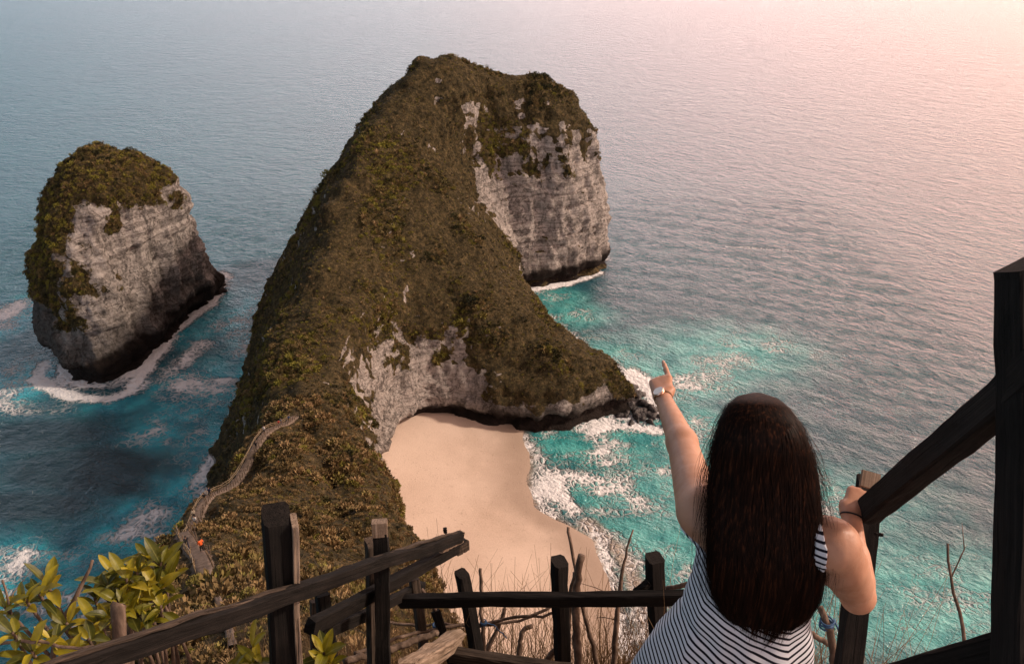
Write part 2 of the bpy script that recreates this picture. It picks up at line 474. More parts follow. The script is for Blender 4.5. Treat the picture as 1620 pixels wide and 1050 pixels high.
# amphitheatre above the beach
amp = (1 - sstep(10, 16, z + 9 * mid + 6 * sstep(-12, 6, x) - 5 * (1 - sstep(-30, -12, x)))) * sstep(188, 198, y) * (1 - sstep(246, 254, y)) * (x < 60) * sstep(-62, -50, x)
rock = np.maximum(rock, amp)
left = (1 - sstep(26, 42, z + 14 * strk)) * sstep(-56, -46, x) * (1 - sstep(-22, -2, x)) * sstep(150, 168, y) * (1 - sstep(232, 246, y))
rock = np.maximum(rock, left * sstep(-0.05, 0.08, strk + 0.010 * (24 - z)))
# outer wall of the head
hd = sstep(304, 311, y) * sstep(-19, -12, x) * (1 - sstep(58, 72, z + 34 * mid - 0.25 * (x - 15))) * (1 - sstep(0.62, 0.85, n[:, 2]))
rock = np.maximum(rock, hd * sstep(-0.22, -0.10, fbm(V * np.array([0.13, 0.13, 0.06]) + 71, 4) + 0.02 * (52 - z)))
# sea cliffs everywhere
foot = (1 - sstep(4, 9, z + 6 * mid)) * (1 - sstep(0.35, 0.6, n[:, 2]))
rock = np.maximum(rock, foot)
sc = (1 - sstep(0.02, 0.2, n[:, 2])) * sstep(0.12, 0.24, strk) * (1 - sstep(60, 80, z)) * (y > 100)
rock = np.maximum(rock, sc * 0.9)
rill = np.abs(fbm(V * np.array([0.17, 0.17, 0.035]) + 44, 3))
rock = np.maximum(rock, (1 - sstep(0.012, 0.035, rill)) * sstep(0.0, 0.2, lo) * (y > 165) * (z > 12) * 0.55)
bare = sstep(0.27, 0.33, fbm(V * np.array([0.10, 0.10, 0.08]) + 31, 4)) * (y > 160) * (1 - sstep(0.35, 0.6, n[:, 2]))
rock = np.maximum(rock, bare * 0.8)
rock = np.maximum(rock, np.exp(-(gd / 0.9) ** 2) * (z > 30) * 0.42)
veg = 1 - rock
me = mesh("headland", V, Q)
attr(me, 'veg', veg); attr(me, 'wetfoot', 1.0 * (y > 60) + 0.6 * sstep(300, 315, y) * (x > -30))
shade = sstep(0, 8, 13 - z + 6 * mid) * sstep(-18, -4, x) * sstep(205, 212, y) * (1 - sstep(240, 250, y)) * 0.85  # painted shade on the rock foot below the overhang
attr(me, 'shade_tone', shade)
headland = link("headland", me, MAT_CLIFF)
tag(headland, kind='structure')
HV, HQ, HN, HVEG = V, Q, n, veg; HME = me

ST = {}
ST[0] = [(-161.5, 254), (-157, 247), (-147, 242), (-137, 245), (-133, 258), (-131, 282), (-128, 306), (-125, 325), (-135, 336), (-160, 334), (-175.5, 318), (-180.5, 290), (-170.5, 267)]
ST[12] = [(-166.5, 258), (-159, 249), (-148, 245), (-139, 248), (-135, 261), (-131, 285), (-126, 307), (-134, 324), (-160, 328), (-175.5, 312), (-180.5, 290), (-174.5, 270)]
ST[30] = [(-167.5, 264), (-160, 254), (-149, 250), (-140, 255), (-136, 269), (-130, 290), (-125, 305), (-136, 317), (-158, 320), (-170.5, 305), (-175.5, 288), (-173.5, 272)]
ST[48] = [(-165.5, 272), (-158, 262), (-148, 259), (-139, 266), (-131, 284), (-126, 299), (-136, 310), (-154, 310), (-163.5, 300), (-167.5, 286)]
ST[60] = [(-161, 276), (-153, 269), (-144, 268), (-136, 276), (-132, 288), (-131, 297), (-142, 303), (-156, 300), (-162, 288)]
ST[67] = [(-157, 279), (-150, 273), (-142, 275), (-137, 285), (-138, 295), (-148, 298), (-156, 291)]
F, org = contour_field(ST, (-206, -112), (228, 352), (-7, 84), 1.0, 1.9)
V, Q = surface_nets(F, org, 1.0)
V, n = rock_displace(V, Q, False, 2.2)
x, y, z = V.T
mid = fbm(V * 0.13 + 3, 4)
face = sstep(-150, -142, x + 15 * mid + 0.25 * (z - 30)) * (1 - sstep(50, 58, z + 16 * mid))
foot = (1 - sstep(16, 23, z + 8 * mid - 4 * sstep(-150, -165, x)))
rock = np.maximum(face * sstep(-0.42, -0.22, mid + 0.004 * z + 0.012 * (x + 145)), foot)
rock = np.maximum(rock, sstep(0.34, 0.4, fbm(V * 0.1 + 31, 4)) * (1 - sstep(44, 52, z)))
me = mesh("sea_stack", V, Q)
attr(me, 'veg', 1 - rock); attr(me, 'wetfoot', 1.35 + 0.5 * sstep(-150, -140, x))
attr(me, 'shade_tone', np.clip((1 - sstep(10, 27, z + 20 * mid)) * 0.8 + 0.6 * (1 - sstep(-160, -146, x + 12 * mid)), 0, 1))  # darker foot, plus painted shade on the side turned from the sun
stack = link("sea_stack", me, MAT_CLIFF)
tag(stack, kind='structure')
SV, SQ, SN, SVEG = V, Q, n, 1 - rock

# ------------------------------------------------------------------ scrub: leaf clumps instanced over the green faces
def clump_mesh(name, nleaf, r, leaf, flat, up, seed, mat):
    g = np.random.default_rng(seed); vs = []; fs = []
    for i in range(nleaf):
        a = g.random() * 6.283; e = math.acos(1 - g.random() * 0.95)
        rr = r * (0.45 + 0.55 * g.random())
        c = np.array([math.cos(a) * math.sin(e), math.sin(a) * math.sin(e), math.cos(e) * flat]) * rr
        d = np.array([math.cos(a) * math.sin(e), math.sin(a) * math.sin(e), math.cos(e)]) + g.normal(size=3) * 0.5 + np.array([0, 0, up])
        d /= np.linalg.norm(d)
        s = np.cross(d, g.normal(size=3)); s /= np.linalg.norm(s)
        L = leaf * (0.6 + 0.8 * g.random()); W = L * 0.32
        b = len(vs)
        vs += [c - d * L * 0.5, c + s * W, c + d * L * 0.6, c - s * W]
        fs.append((b, b + 1, b + 2, b + 3))
    me = mesh(name, vs, np.array(fs)); me.materials.append(mat)
    return me
def blade_tuft(name, nb, h, w, seed, mat):
    g = np.random.default_rng(seed); vs = []; fs = []
    for i in range(nb):
        a = g.random() * 6.283; lean = 0.15 + 0.75 * g.random() ** 1.3
        d = np.array([math.cos(a), math.sin(a), 0]); s = np.array([-d[1], d[0], 0])
        hh = h * (0.5 + 0.5 * g.random()); b0 = d * 0.12 * h * g.random()
        b = len(vs)
        for k in range(3):
            t = k / 2
            c = b0 + d * lean * hh * t * t * 0.9 + np.array([0, 0, hh * t * (1 - 0.25 * lean * t)])
            ww = w * (1 - 0.9 * t)
            vs += [c - s * ww, c + s * ww]
        for k in range(2): fs.append((b + 2 * k, b + 2 * k + 1, b + 2 * k + 3, b + 2 * k + 2))
    me = mesh(name, vs, np.array(fs)); me.materials.append(mat)
    return me

PROTO = {}
def proto(name, me):
    o = bpy.data.objects.new(name, me)      # never linked to the scene, only instanced
    PROTO[name] = o
    return o
scrub_protos = [proto("shrub_a", clump_mesh("shrub_a", 110, 1.0, 0.30, 0.75, 0.3, 1, MAT_SCRUB)),
                proto("shrub_b", clump_mesh("shrub_b", 120, 1.0, 0.26, 1.0, 0.5, 2, MAT_SCRUB)),
                proto("shrub_c", clump_mesh("shrub_c", 90, 0.9, 0.36, 0.55, 0.1, 3, MAT_SCRUB))]
tuft_protos = [proto("tuft_a", blade_tuft("tuft_a", 46, 1.5, 0.05, 4, MAT_SCRUB)),
               proto("tuft_b", blade_tuft("tuft_b", 46, 1.2, 0.06, 5, MAT_DRY))]
dry_protos = [proto("dry_a", clump_mesh("dry_a", 110, 0.9, 0.30, 0.8, 0.5, 6, MAT_DRY)),
              proto("dry_b", blade_tuft("dry_b", 60, 1.1, 0.045, 7, MAT_DRY)),
              proto("dry_c", clump_mesh("dry_c", 90, 1.0, 0.26, 0.9, 0.4, 8, MAT_SCRUB))]

def scatter(name, pts, nrm, scl, protos, kindv=None, label=None, tilt=0.5):
    """one object: points with attributes, geometry nodes put a clump on each"""
    me = bpy.data.meshes.new(name)
    me.vertices.add(len(pts)); me.vertices.foreach_set('co', np.asarray(pts).ravel())
    g = np.random.default_rng(len(pts))
    attr(me, 'scl', scl)
    if kindv is None: kindv = g.integers(0, len(protos), len(pts))
    a = me.attributes.new('pick', 'INT', 'POINT'); a.data.foreach_set('value', np.asarray(kindv, dtype=np.int32))
    # tilt partly to the slope
    nn = np.asarray(nrm) * tilt + np.array([0, 0, 1.0]) * (1 - tilt)
    nn /= np.linalg.norm(nn, axis=1)[:, None]
    rx = np.arccos(np.clip(nn[:, 2], -1, 1)); rz = np.arctan2(nn[:, 0], -nn[:, 1])
    rot = np.stack([rx, np.zeros(len(rx)), rz], 1)
    a = me.attributes.new('rot', 'FLOAT_VECTOR', 'POINT'); a.data.foreach_set('vector', rot.astype(np.float32).ravel())
    attr(me, 'spin', g.random(len(pts)) * 6.283)
    o = bpy.data.objects.new(name, me); COL.objects.link(o)
    ng = bpy.data.node_groups.new(name + "_nodes", 'GeometryNodeTree')
    ng.interface.new_socket("Geometry", in_out='INPUT', socket_type='NodeSocketGeometry')
    ng.interface.new_socket("Geometry", in_out='OUTPUT', socket_type='NodeSocketGeometry')
    nd, lk = ng.nodes, ng.links
    gi = nd.new('NodeGroupInput'); go = nd.new('NodeGroupOutput')
    m2p = nd.new('GeometryNodeMeshToPoints'); lk.new(gi.outputs[0], m2p.inputs[0])
    g2i = nd.new('GeometryNodeGeometryToInstance')
    for p in reversed(protos):
        oi = nd.new('GeometryNodeObjectInfo'); oi.inputs['Object'].default_value = p
        oi.inputs['As Instance'].default_value = True
        lk.new(oi.outputs['Geometry'], g2i.inputs[0])
    iop = nd.new('GeometryNodeInstanceOnPoints')
    lk.new(m2p.outputs[0], iop.inputs['Points']); 
    j = nd.new('GeometryNodeJoinGeometry')
    nd.remove(g2i)
    for p in reversed(protos):
        oi = nd.new('GeometryNodeObjectInfo'); oi.inputs['Object'].default_value = p
        oi.inputs['As Instance'].default_value = True
        lk.new(oi.outputs['Geometry'], j.inputs[0])
    lk.new(j.outputs[0], iop.inputs['Instance'])
    iop.inputs['Pick Instance'].default_value = True
    def na(nm, ty):
        q = nd.new('GeometryNodeInputNamedAttribute'); q.data_type = ty; q.inputs['Name'].default_value = nm
        return q.outputs['Attribute']
    lk.new(na('pick', 'INT'), iop.inputs['Instance Index'])
    lk.new(na('scl', 'FLOAT'), iop.inputs['Scale'])
    e2r = nd.new('FunctionNodeEulerToRotation'); lk.new(na('rot', 'FLOAT_VECTOR'), e2r.inputs[0])
    lk.new(e2r.outputs[0], iop.inputs['Rotation'])
    cx = nd.new('ShaderNodeCombineXYZ'); lk.new(na('spin', 'FLOAT'), cx.inputs[2])
    ri = nd.new('GeometryNodeRotateInstances'); lk.new(iop.outputs[0], ri.inputs[0])
    e3 = nd.new('FunctionNodeEulerToRotation'); lk.new(cx.outputs[0], e3.inputs[0])
    lk.new(e3.outputs[0], ri.inputs['Rotation'])
    lk.new(ri.outputs[0], go.inputs[0])
    for q in [q for q in nd if q.bl_idname == 'GeometryNodeObjectInfo' and not q.outputs['Geometry'].links]: nd.remove(q)
    md = o.modifiers.new("scatter", 'NODES'); md.node_group = ng
    tag(o, label, kind='stuff')
    return o

def sample_faces(V, Q, N_, W, dens, seed):
    g = np.random.default_rng(seed)
    a, b, c, d = (V[Q[:, k]] for k in range(4))
    area = 0.5 * np.linalg.norm(np.cross(c - a, d - b), axis=1)
    w = W[Q].mean(1)
    ex = area * dens * w
    cnt = np.floor(ex + g.random(len(ex))).astype(int)
    fi = np.repeat(np.arange(len(Q)), cnt)
    s, t = g.random(len(fi))[:, None], g.random(len(fi))[:, None]
    p = (a[fi] * (1 - s) + b[fi] * s) * (1 - t) + (d[fi] * (1 - s) + c[fi] * s) * t
    return p, N_[Q[fi, 0]], fi
# ------------------------------------------------------------------ beach
shore_px = [(812, 668), (822, 690), (832, 725), (826, 765), (838, 800), (880, 826), (925, 850), (945, 885), (958, 930), (972, 985), (985, 1040), (1000, 1120)]
shore = np.array([P(u, v, 0.15) for u, v in shore_px])
def shore_x(Y):
    o = np.argsort(shore[:, 1])
    return np.interp(Y, shore[o, 1], shore[o, 0])
xs = np.arange(-52, 46, 1.0); ys = np.arange(92, 242, 1.0)
X, Y = np.meshgrid(xs, ys, indexing='ij')
sx = shore_x(Y)
dd = sx - X
pn = np.stack([X.ravel(), Y.ravel(), np.zeros(X.size)], 1)
nz = fbm(pn * 0.12, 3).reshape(X.shape)
Z = np.where(dd > 0, 0.15 + 0.045 * dd + 0.002 * dd ** 1.6, 0.15 + 0.10 * dd) + 0.06 * nz + 0.02 * fbm(pn * 0.8, 2).reshape(X.shape)
Z = np.where(Y > 222, Z - (Y - 222) * 0.2, Z)
I = np.arange(X.size).reshape(X.shape)
q = np.stack([I[:-1, :-1], I[1:, :-1], I[1:, 1:], I[:-1, 1:]], -1).reshape(-1, 4)
me = mesh("beach", np.stack([X, Y, Z], -1).reshape(-1, 3), q)
t = NT("sand")
p = t.pos()
g = t.noise(p, 3.0, 6, 0.7)
big = t.noise(p, 0.05, 4, 0.5)
col = t.ramp(t.math('ADD', t.math('MULTIPLY', g, 0.5), t.math('MULTIPLY', big, 0.5)), [(0.3, (0.50, 0.375, 0.29)), (0.5, (0.64, 0.50, 0.40)), (0.7, (0.74, 0.59, 0.48))])
trk = t.math('MAXIMUM', t.rng(t.noise(p, 0.9, 9, 0.85), 0.56, 0.68), t.math('MULTIPLY', t.rng(t.voro(p, 0.8), 0.0, 0.22, 1.0, 0.0), t.rng(t.noise(p, 0.09, 3), 0.45, 0.6)))
col = t.mix(t.math('MULTIPLY', trk, 0.36), col, (0.34, 0.25, 0.18))
tide = t.math('ABSOLUTE', t.math('SUBTRACT', t.math('ADD', t.xyz(p)[2], t.math('MULTIPLY', t.noise(p, 0.10, 5, 0.6), 0.7)), 1.35))
col = t.mix(t.math('MULTIPLY', t.rng(tide, 0.0, 0.30, 1.0, 0.0), 0.12), col, (0.25, 0.18, 0.12))
wet = t.rng(t.math('ADD', t.xyz(p)[2], t.math('MULTIPLY', t.math('SUBTRACT', t.noise(p, 0.15, 3), 0.5), 0.5)), 0.2, 1.0, 1.0, 0.0)
col = t.mix(t.math('MULTIPLY', wet, 0.7), col, (0.32, 0.235, 0.175))
mat = t.set(Base_Color=col, Roughness=t.rng(wet, 0, 1, 0.95, 0.45), Normal=t.bump(t.math('ADD', g, trk), 0.5, 0.12), Specular_IOR_Level=0.25)
tag(link("beach", me, mat), kind='structure')

# ------------------------------------------------------------------ sea
def axis(lo, hi, step, far_lo, far_hi):
    a = list(np.arange(lo, hi + 1e-6, step)); s = step; x = a[-1]
    while x < far_hi:
        s *= 1.12; x += s; a.append(x)
    s = step; x = a[0]; pre = []
    while x > far_lo:
        s *= 1.25; x -= s; pre.append(x)
    return np.array(pre[::-1] + a)
xs = axis(-250, 170, 1.5, -15000, 15000); ys = axis(90, 480, 1.5, -3000, 30000)
X, Y = np.meshgrid(xs, ys, indexing='ij')
pn = np.stack([X.ravel(), Y.ravel(), np.zeros(X.size)], 1)

# distance to the rocks at the water line (coarse)
def wl_sdf():
    d = poly_sdf(X, Y, smooth_poly(LV[0]))
    return d, poly_sdf(X, Y, smooth_poly(ST[0]))
dA, dB = wl_sdf()
def blob(u, v, rx, ry=None, rot=0.0, z=0.0):
    cx, cy = P(u, v, z); ry = ry or rx
    c, s = math.cos(R(rot)), math.sin(R(rot))
    a = ((X - cx) * c + (Y - cy) * s) / rx; b = (-(X - cx) * s + (Y - cy) * c) / ry
    return np.exp(-(a * a + b * b))
def streak(pts, r):
    """soft band along a polyline given in survey pixels"""
    w = np.array([P(u, v) for u, v in pts]); d = np.full(X.shape, 1e9)
    for i in range(len(w) - 1):
        a, b = w[i], w[i + 1]; e = b - a
        tt = np.clip(((X - a[0]) * e[0] + (Y - a[1]) * e[1]) / (e @ e), 0, 1)
        d = np.minimum(d, (X - a[0] - e[0] * tt) ** 2 + (Y - a[1] - e[1] * tt) ** 2)
    return np.exp(-d / (r * r))
mx = np.maximum
low = fbm(pn * 0.02, 4).reshape(X.shape)
med = fbm(pn * 0.07 + 4, 4).reshape(X.shape)
turq = np.zeros(X.shape)
for b in [(900, 500, 16, 12), (960, 560, 18, 14), (1060, 600, 26, 18), (1080, 680, 26, 16), (960, 700, 22, 14), (1000, 780, 22, 14), (1060, 850, 24, 16),
          (1010, 880, 14, 12), (1100, 760, 22, 18), (890, 700, 16, 12), (1130, 560, 30, 22), (880, 470, 12, 9), (1180, 900, 30, 16), (1300, 900, 34, 16), (1420, 940, 46, 18), (1250, 800, 34, 16), (1540, 980, 40, 14)]:
    turq = mx(turq, blob(b[0], b[1], b[2] * 1.25, (b[3] if len(b) > 3 else b[2]) * 1.2))
turq *= 0.95
turqL = np.zeros(X.shape)
for b in [(290, 650, 15, 12), (250, 690, 10, 10), (330, 700, 10, 12), (310, 610, 16, 12), (280, 770, 10, 10), (200, 850, 14, 9), (100, 900, 18, 9), (20, 900, 16, 9), (230, 810, 12, 8), (150, 960, 30, 14),
          (40, 980, 28, 14), (360, 590, 14, 13), (20, 610, 14, 12), (30, 500, 10, 18), (70, 590, 10, 10), (200, 640, 12, 5), (310, 520, 14, 12), (370, 500, 14, 22), (390, 560, 8, 12)]:
    turqL = mx(turqL, blob(b[0], b[1], b[2] * 1.35, b[3] * 1.35))
nearA = np.exp(-np.clip(dA, 0, 99) / 10) * (X < -60) * 0.8
turqL = mx(turqL, nearA)
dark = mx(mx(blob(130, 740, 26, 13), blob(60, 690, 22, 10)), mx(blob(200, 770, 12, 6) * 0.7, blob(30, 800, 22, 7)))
turqL = np.clip(turqL * 0.9 + med * 0.35 * turqL, 0, 1)
turq = np.clip(turq + med * 0.3 * turq, 0, 1)

foam = np.zeros(X.shape)
foam = mx(foam, 1.3 * np.exp(-np.clip(dB, 0, 99) / 4.0) * (0.75 + 0.8 * med))
foam = mx(foam, 0.55 * np.exp(-np.clip(dB, 0, 99) / 9.0) * (0.6 + 1.3 * med))
fa = np.exp(-np.clip(dA, 0, 99) / 2.6)
foam = mx(foam, fa * (0.7 + 0.8 * med) * np.where(X < -60, 0.8, 1.0))
S = [([(348, 445), (335, 480), (300, 505), (262, 535)], 3.2, 1.1), ([(262, 535), (235, 575), (205, 620), (175, 632)], 3.5, 1.0), ([(320, 545), (270, 590), (190, 625)], 5, 0.65),
     ([(70, 575), (58, 600), (95, 622), (150, 632)], 3.0, 1.1), ([(10, 500), (25, 485)], 6, 0.85), ([(0, 640), (60, 650), (110, 640)], 5, 0.6), ([(20, 590), (60, 560)], 7, 0.5),
     ([(250, 665), (262, 700)], 2.5, 0.5), ([(345, 715), (310, 765)], 3.5, 0.75), ([(350, 430), (365, 440)], 2.5, 0.9), ([(330, 640), (300, 720)], 9, 0.42), ([(230, 820), (160, 870), (20, 900)], 9, 0.42),
     # right of the head and paw
     ([(835, 460), (900, 450), (950, 432)], 2.6, 1.1), ([(870, 500), (905, 530), (940, 555)], 4.0, 0.85), ([(860, 490), (920, 520), (960, 545), (1010, 560)], 7, 0.45),
     ([(945, 560), (985, 590), (1020, 600)], 3.6, 1.0), ([(1000, 590), (1035, 625), (1045, 655)], 5.0, 1.05), ([(940, 680), (990, 672), (1040, 680)], 3.4, 1.1), ([(965, 665), (1030, 660)], 5.5, 0.95),
     ([(950, 600), (1000, 600)], 4, 0.6), ([(1150, 390), (1260, 397)], 2.2, 0.62),
     # swash in front of the beach
     ([(822, 680), (838, 700), (868, 745), (900, 795), (930, 830)], 2.6, 0.95), ([(838, 700), (860, 740), (850, 780), (870, 815)], 4.5, 0.85), ([(850, 760), (900, 800), (950, 850), (965, 900), (975, 960), (985, 1030)], 3.2, 1.05),
     ([(880, 745), (930, 760), (990, 775), (1010, 800)], 7.0, 0.72), ([(890, 800), (960, 845), (1000, 880), (1015, 930), (1010, 1000)], 4.2, 0.78), ([(960, 750), (1000, 775), (1010, 800)], 4, 0.5),
     ([(850, 690), (900, 690)], 4, 0.5), ([(1040, 830), (1060, 880)], 5, 0.3), ([(900, 820), (960, 810), (1040, 800)], 9, 0.5), ([(900, 730), (1000, 720)], 10, 0.45), ([(1000, 900), (1040, 940), (1050, 1000)], 6, 0.6)]
for pts, r, s in S:
    if pts[0][0] < 400: s = s * 1.15; r = r * 1.1
    foam = mx(foam, s * streak(pts, r) * (0.85 + 0.45 * med))
foam = mx(foam, (0.42 + 0.60 * med) * turqL); foam = mx(foam, (0.34 + 0.5 * med) * turq)
foam = np.clip(foam, 0, 1.1)
ds = shore_x(Y) - X                       # positive on the sand side
sandy = np.exp(-np.clip(-ds, 0, 99) / 6.0) * (Y < 222) * (Y > 90) * (X > -20) * (X < 60)
sandy = mx(sandy, 0.9 * streak([(930, 830), (980, 870), (1010, 930), (1030, 1000)], 4.0))
# swell: real relief, calm in the far field where the grid is coarse
sw = 0.06 * np.sin((X * 0.35 + Y * 0.93) * 0.42 + 3 * low) + 0.10 * med + 0.10 * fbm(pn * 0.25, 2).reshape(X.shape)
fade = sstep(480, 380, np.abs(Y)) if False else (1 - sstep(380, 480, Y)) * (1 - sstep(140, 170, np.abs(X + 40) - 60))
Z = sw * fade * (1 - 0.85 * np.clip(sandy, 0, 1)) + 0.30 * foam * (0.6 + med) * fade
I = np.arange(X.size).reshape(X.shape)
q = np.stack([I[:-1, :-1], I[1:, :-1], I[1:, 1:], I[:-1, 1:]], -1).reshape(-1, 4)
me = mesh("sea", np.stack([X, Y, Z], -1).reshape(-1, 3), q)
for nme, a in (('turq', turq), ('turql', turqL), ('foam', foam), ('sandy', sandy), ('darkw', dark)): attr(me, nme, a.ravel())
t = NT("sea_water")
p = t.pos(); px = t.xyz(p)
deep = t.mix(t.noise(p, 0.012, 4), (0.004, 0.060, 0.095), (0.008, 0.115, 0.155))
wv = t.noise(t.mapping(p, (1, 1, 1), (0, 0, R(28)), (0, 0, 0)), 0.12, 6, 0.62)
col = t.mix(t.math('MULTIPLY', t.rng(wv, 0.35, 0.7), 0.5), deep, (0.02, 0.13, 0.15))
col = t.mix(t.rng(t.attr('turq'), 0.1, 0.95), col, t.mix(t.rng(wv, 0.35, 0.68), (0.03, 0.30, 0.31), (0.13, 0.56, 0.53)))
col = t.mix(t.rng(t.attr('turql'), 0.12, 0.95), col, t.mix(t.rng(wv, 0.35, 0.68), (0.008, 0.26, 0.36), (0.04, 0.60, 0.72)))
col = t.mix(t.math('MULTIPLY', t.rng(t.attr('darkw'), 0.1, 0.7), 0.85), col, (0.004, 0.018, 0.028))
sandn = t.math('ADD', t.attr('sandy'), t.math('MULTIPLY', t.math('SUBTRACT', t.noise(p, 0.2, 4), 0.5), 0.5))
col = t.mix(t.math('MULTIPLY', t.rng(sandn, 0.35, 0.9), 0.85), col, (0.46, 0.34, 0.26))
# foam: lacy cells and torn streaks
wp = t.n.new("ShaderNodeVectorMath"); wp.operation = 'MULTIPLY_ADD'
nzc = t.n.new("ShaderNodeTexNoise"); t.put(nzc.inputs['Vector'], p); nzc.inputs['Scale'].default_value = 0.35; nzc.inputs['Detail'].default_value = 4
t.put(wp.inputs[0], nzc.outputs['Color']); wp.inputs[1].default_value = (3.5, 3.5, 0); t.put(wp.inputs[2], p)
cell = t.voro(wp.outputs[0], 0.55, 'DISTANCE_TO_EDGE', 'Distance')
cell2 = t.voro(wp.outputs[0], 1.7, 'DISTANCE_TO_EDGE', 'Distance')
lace = t.math('ADD', t.rng(cell, 0.0, 0.30, 0.46, 0.0), t.rng(cell2, 0.0, 0.28, 0.12, 0.0))
fn = t.math('ADD', t.noise(t.mapping(wp.outputs[0], (0.62, 1.15, 1), (0, 0, R(-12))), 0.17, 6, 0.62), t.math('MULTIPLY', lace, 0.55))
fd = t.math('ADD', fn, t.math('SUBTRACT', t.attr('foam'), 1.10))
fm = t.rng(fd, -0.10, 0.34)
fm2 = t.math('MULTIPLY', t.rng(t.attr('foam'), 0.35, 1.0), 0.30)
fmask = t.math('MAXIMUM', fm, fm2)
col = t.mix(fmask, col, t.mix(t.noise(p, 0.5, 3), (0.74, 0.75, 0.76), (0.90, 0.90, 0.89)))
rough = t.rng(fmask, 0, 1, 0.11, 0.75)
# wave relief: crests run down to the right
def crest(ang, stretch, sc, det, ro, dist=0.0):
    return t.noise(t.mapping(t.mapping(p, (1, 1, 1), (0, 0, R(ang))), (stretch, 1.0, 1)), sc, det, ro, dist)
side_w = t.rng(px[0], -60, 140)
r1 = t.math('ADD', t.math('MULTIPLY', crest(46, 0.55, 0.10, 4, 0.58, 0.8), side_w), t.math('MULTIPLY', crest(14, 0.6, 0.095, 4, 0.58, 0.8), t.math('SUBTRACT', 1.0, side_w)))
r2 = t.math('ADD', t.math('MULTIPLY', crest(40, 0.6, 0.33, 4, 0.65, 0.5), side_w), t.math('MULTIPLY', crest(10, 0.65, 0.31, 4, 0.65, 0.5), t.math('SUBTRACT', 1.0, side_w)))
r3 = crest(30, 0.7, 1.0, 5, 0.68)
h = t.math('ADD', t.math('MULTIPLY', r1, 2.6), t.math('ADD', t.math('MULTIPLY', r2, 2.5), t.math('MULTIPLY', r3, 1.15)))
h = t.math('MULTIPLY', h, t.math('MULTIPLY_ADD', fmask, -0.65, 1.0))
h = t.math('ADD', h, t.math('MULTIPLY', t.math('MULTIPLY', fmask, t.noise(p, 0.6, 4)), 0.8))
mat = t.set(Base_Color=col, Roughness=rough, IOR=1.333, Normal=t.bump(h, 1.0, 1.0))
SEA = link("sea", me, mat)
tag(SEA, kind='structure')
# ------------------------------------------------------------------ scrub cover
Hz = HV[:, 2]; Hr = np.sqrt(HV[:, 0] ** 2 + HV[:, 1] ** 2)
vis = (Hr > 26) & (Hz > 3)
W = np.clip((HVEG - 0.35) * 2.2, 0, 1) * vis
facing = 1 - sstep(0.0, 0.45, (HN[:, 0] * HV[:, 0] + HN[:, 1] * HV[:, 1] + HN[:, 2] * (Hz - 150)) / np.sqrt(Hr ** 2 + (Hz - 150) ** 2))
W = W * (0.25 + 0.75 * facing)
hill = (HV[:, 1] < 168).astype(float)
trail_px = [(268, 935, 87), (275, 900, 80), (285, 862, 72), (300, 825, 64.5), (325, 795, 60.5), (355, 765, 57), (385, 728, 52.5), (420, 695, 48.5), (450, 668, 45.5), (475, 645, 44.5)]
# ------------------------------------------------------------------ trail on the ridge
from mathutils.bvhtree import BVHTree
bvh = BVHTree.FromPolygons([tuple(p) for p in HV], [tuple(int(i) for i in f) for f in HQ])
def ground_z(x, y, default=0.0):
    h = bvh.ray_cast(Vector((x, y, 151.0)), Vector((0, 0, -1)))
    return h[0].z if h[0] is not None else default
CL = Vector((0, 0, CAM_H))
def hit(u, v):
    d = Vector(ray(u, v)).normalized()
    h = bvh.ray_cast(CL, d)
    return h[0] if h[0] is not None else None
tp = np.array([(-13.5, 28), (-18.5, 38), (-23, 46), (-26.5, 53), (-32.5, 64), (-39, 75), (-45, 87), (-48.6, 98), (-51, 109), (-52, 120), (-51.6, 131), (-51, 141), (-50.5, 150), (-50, 158)], float)
def resample(pts, step):
    pts = np.asarray(pts, float); out = []
    for i in range(len(pts) - 1):
        p0, p1, p2, p3 = pts[max(i - 1, 0)], pts[i], pts[i + 1], pts[min(i + 2, len(pts) - 1)]
        n = max(2, int(np.linalg.norm(p2 - p1) / step))
        for k in range(n):
            t = k / n
            out.append(0.5 * ((2 * p1) + (-p0 + p2) * t + (2 * p0 - 5 * p1 + 4 * p2 - p3) * t * t + (-p0 + 3 * p1 - 3 * p2 + p3) * t ** 3))
    out.append(pts[-1]); return np.array(out)
tl = resample(tp, 0.6)
ks_ = np.hanning(37)[1:-1]; ks_ /= ks_.sum()
tl = np.stack([np.convolve(np.pad(tl[:, k], 17, mode='reflect', reflect_type='odd'), ks_, 'valid') for k in (0, 1)], 1)
tz = np.array([max(ground_z(a + dx, b + dy, 0) for dx in (-1, 0, 1) for dy in (-1, 0, 1)) for a, b in tl])
tz = np.convolve(np.pad(tz, 17, mode='reflect', reflect_type='odd'), ks_, 'valid') + 0.35
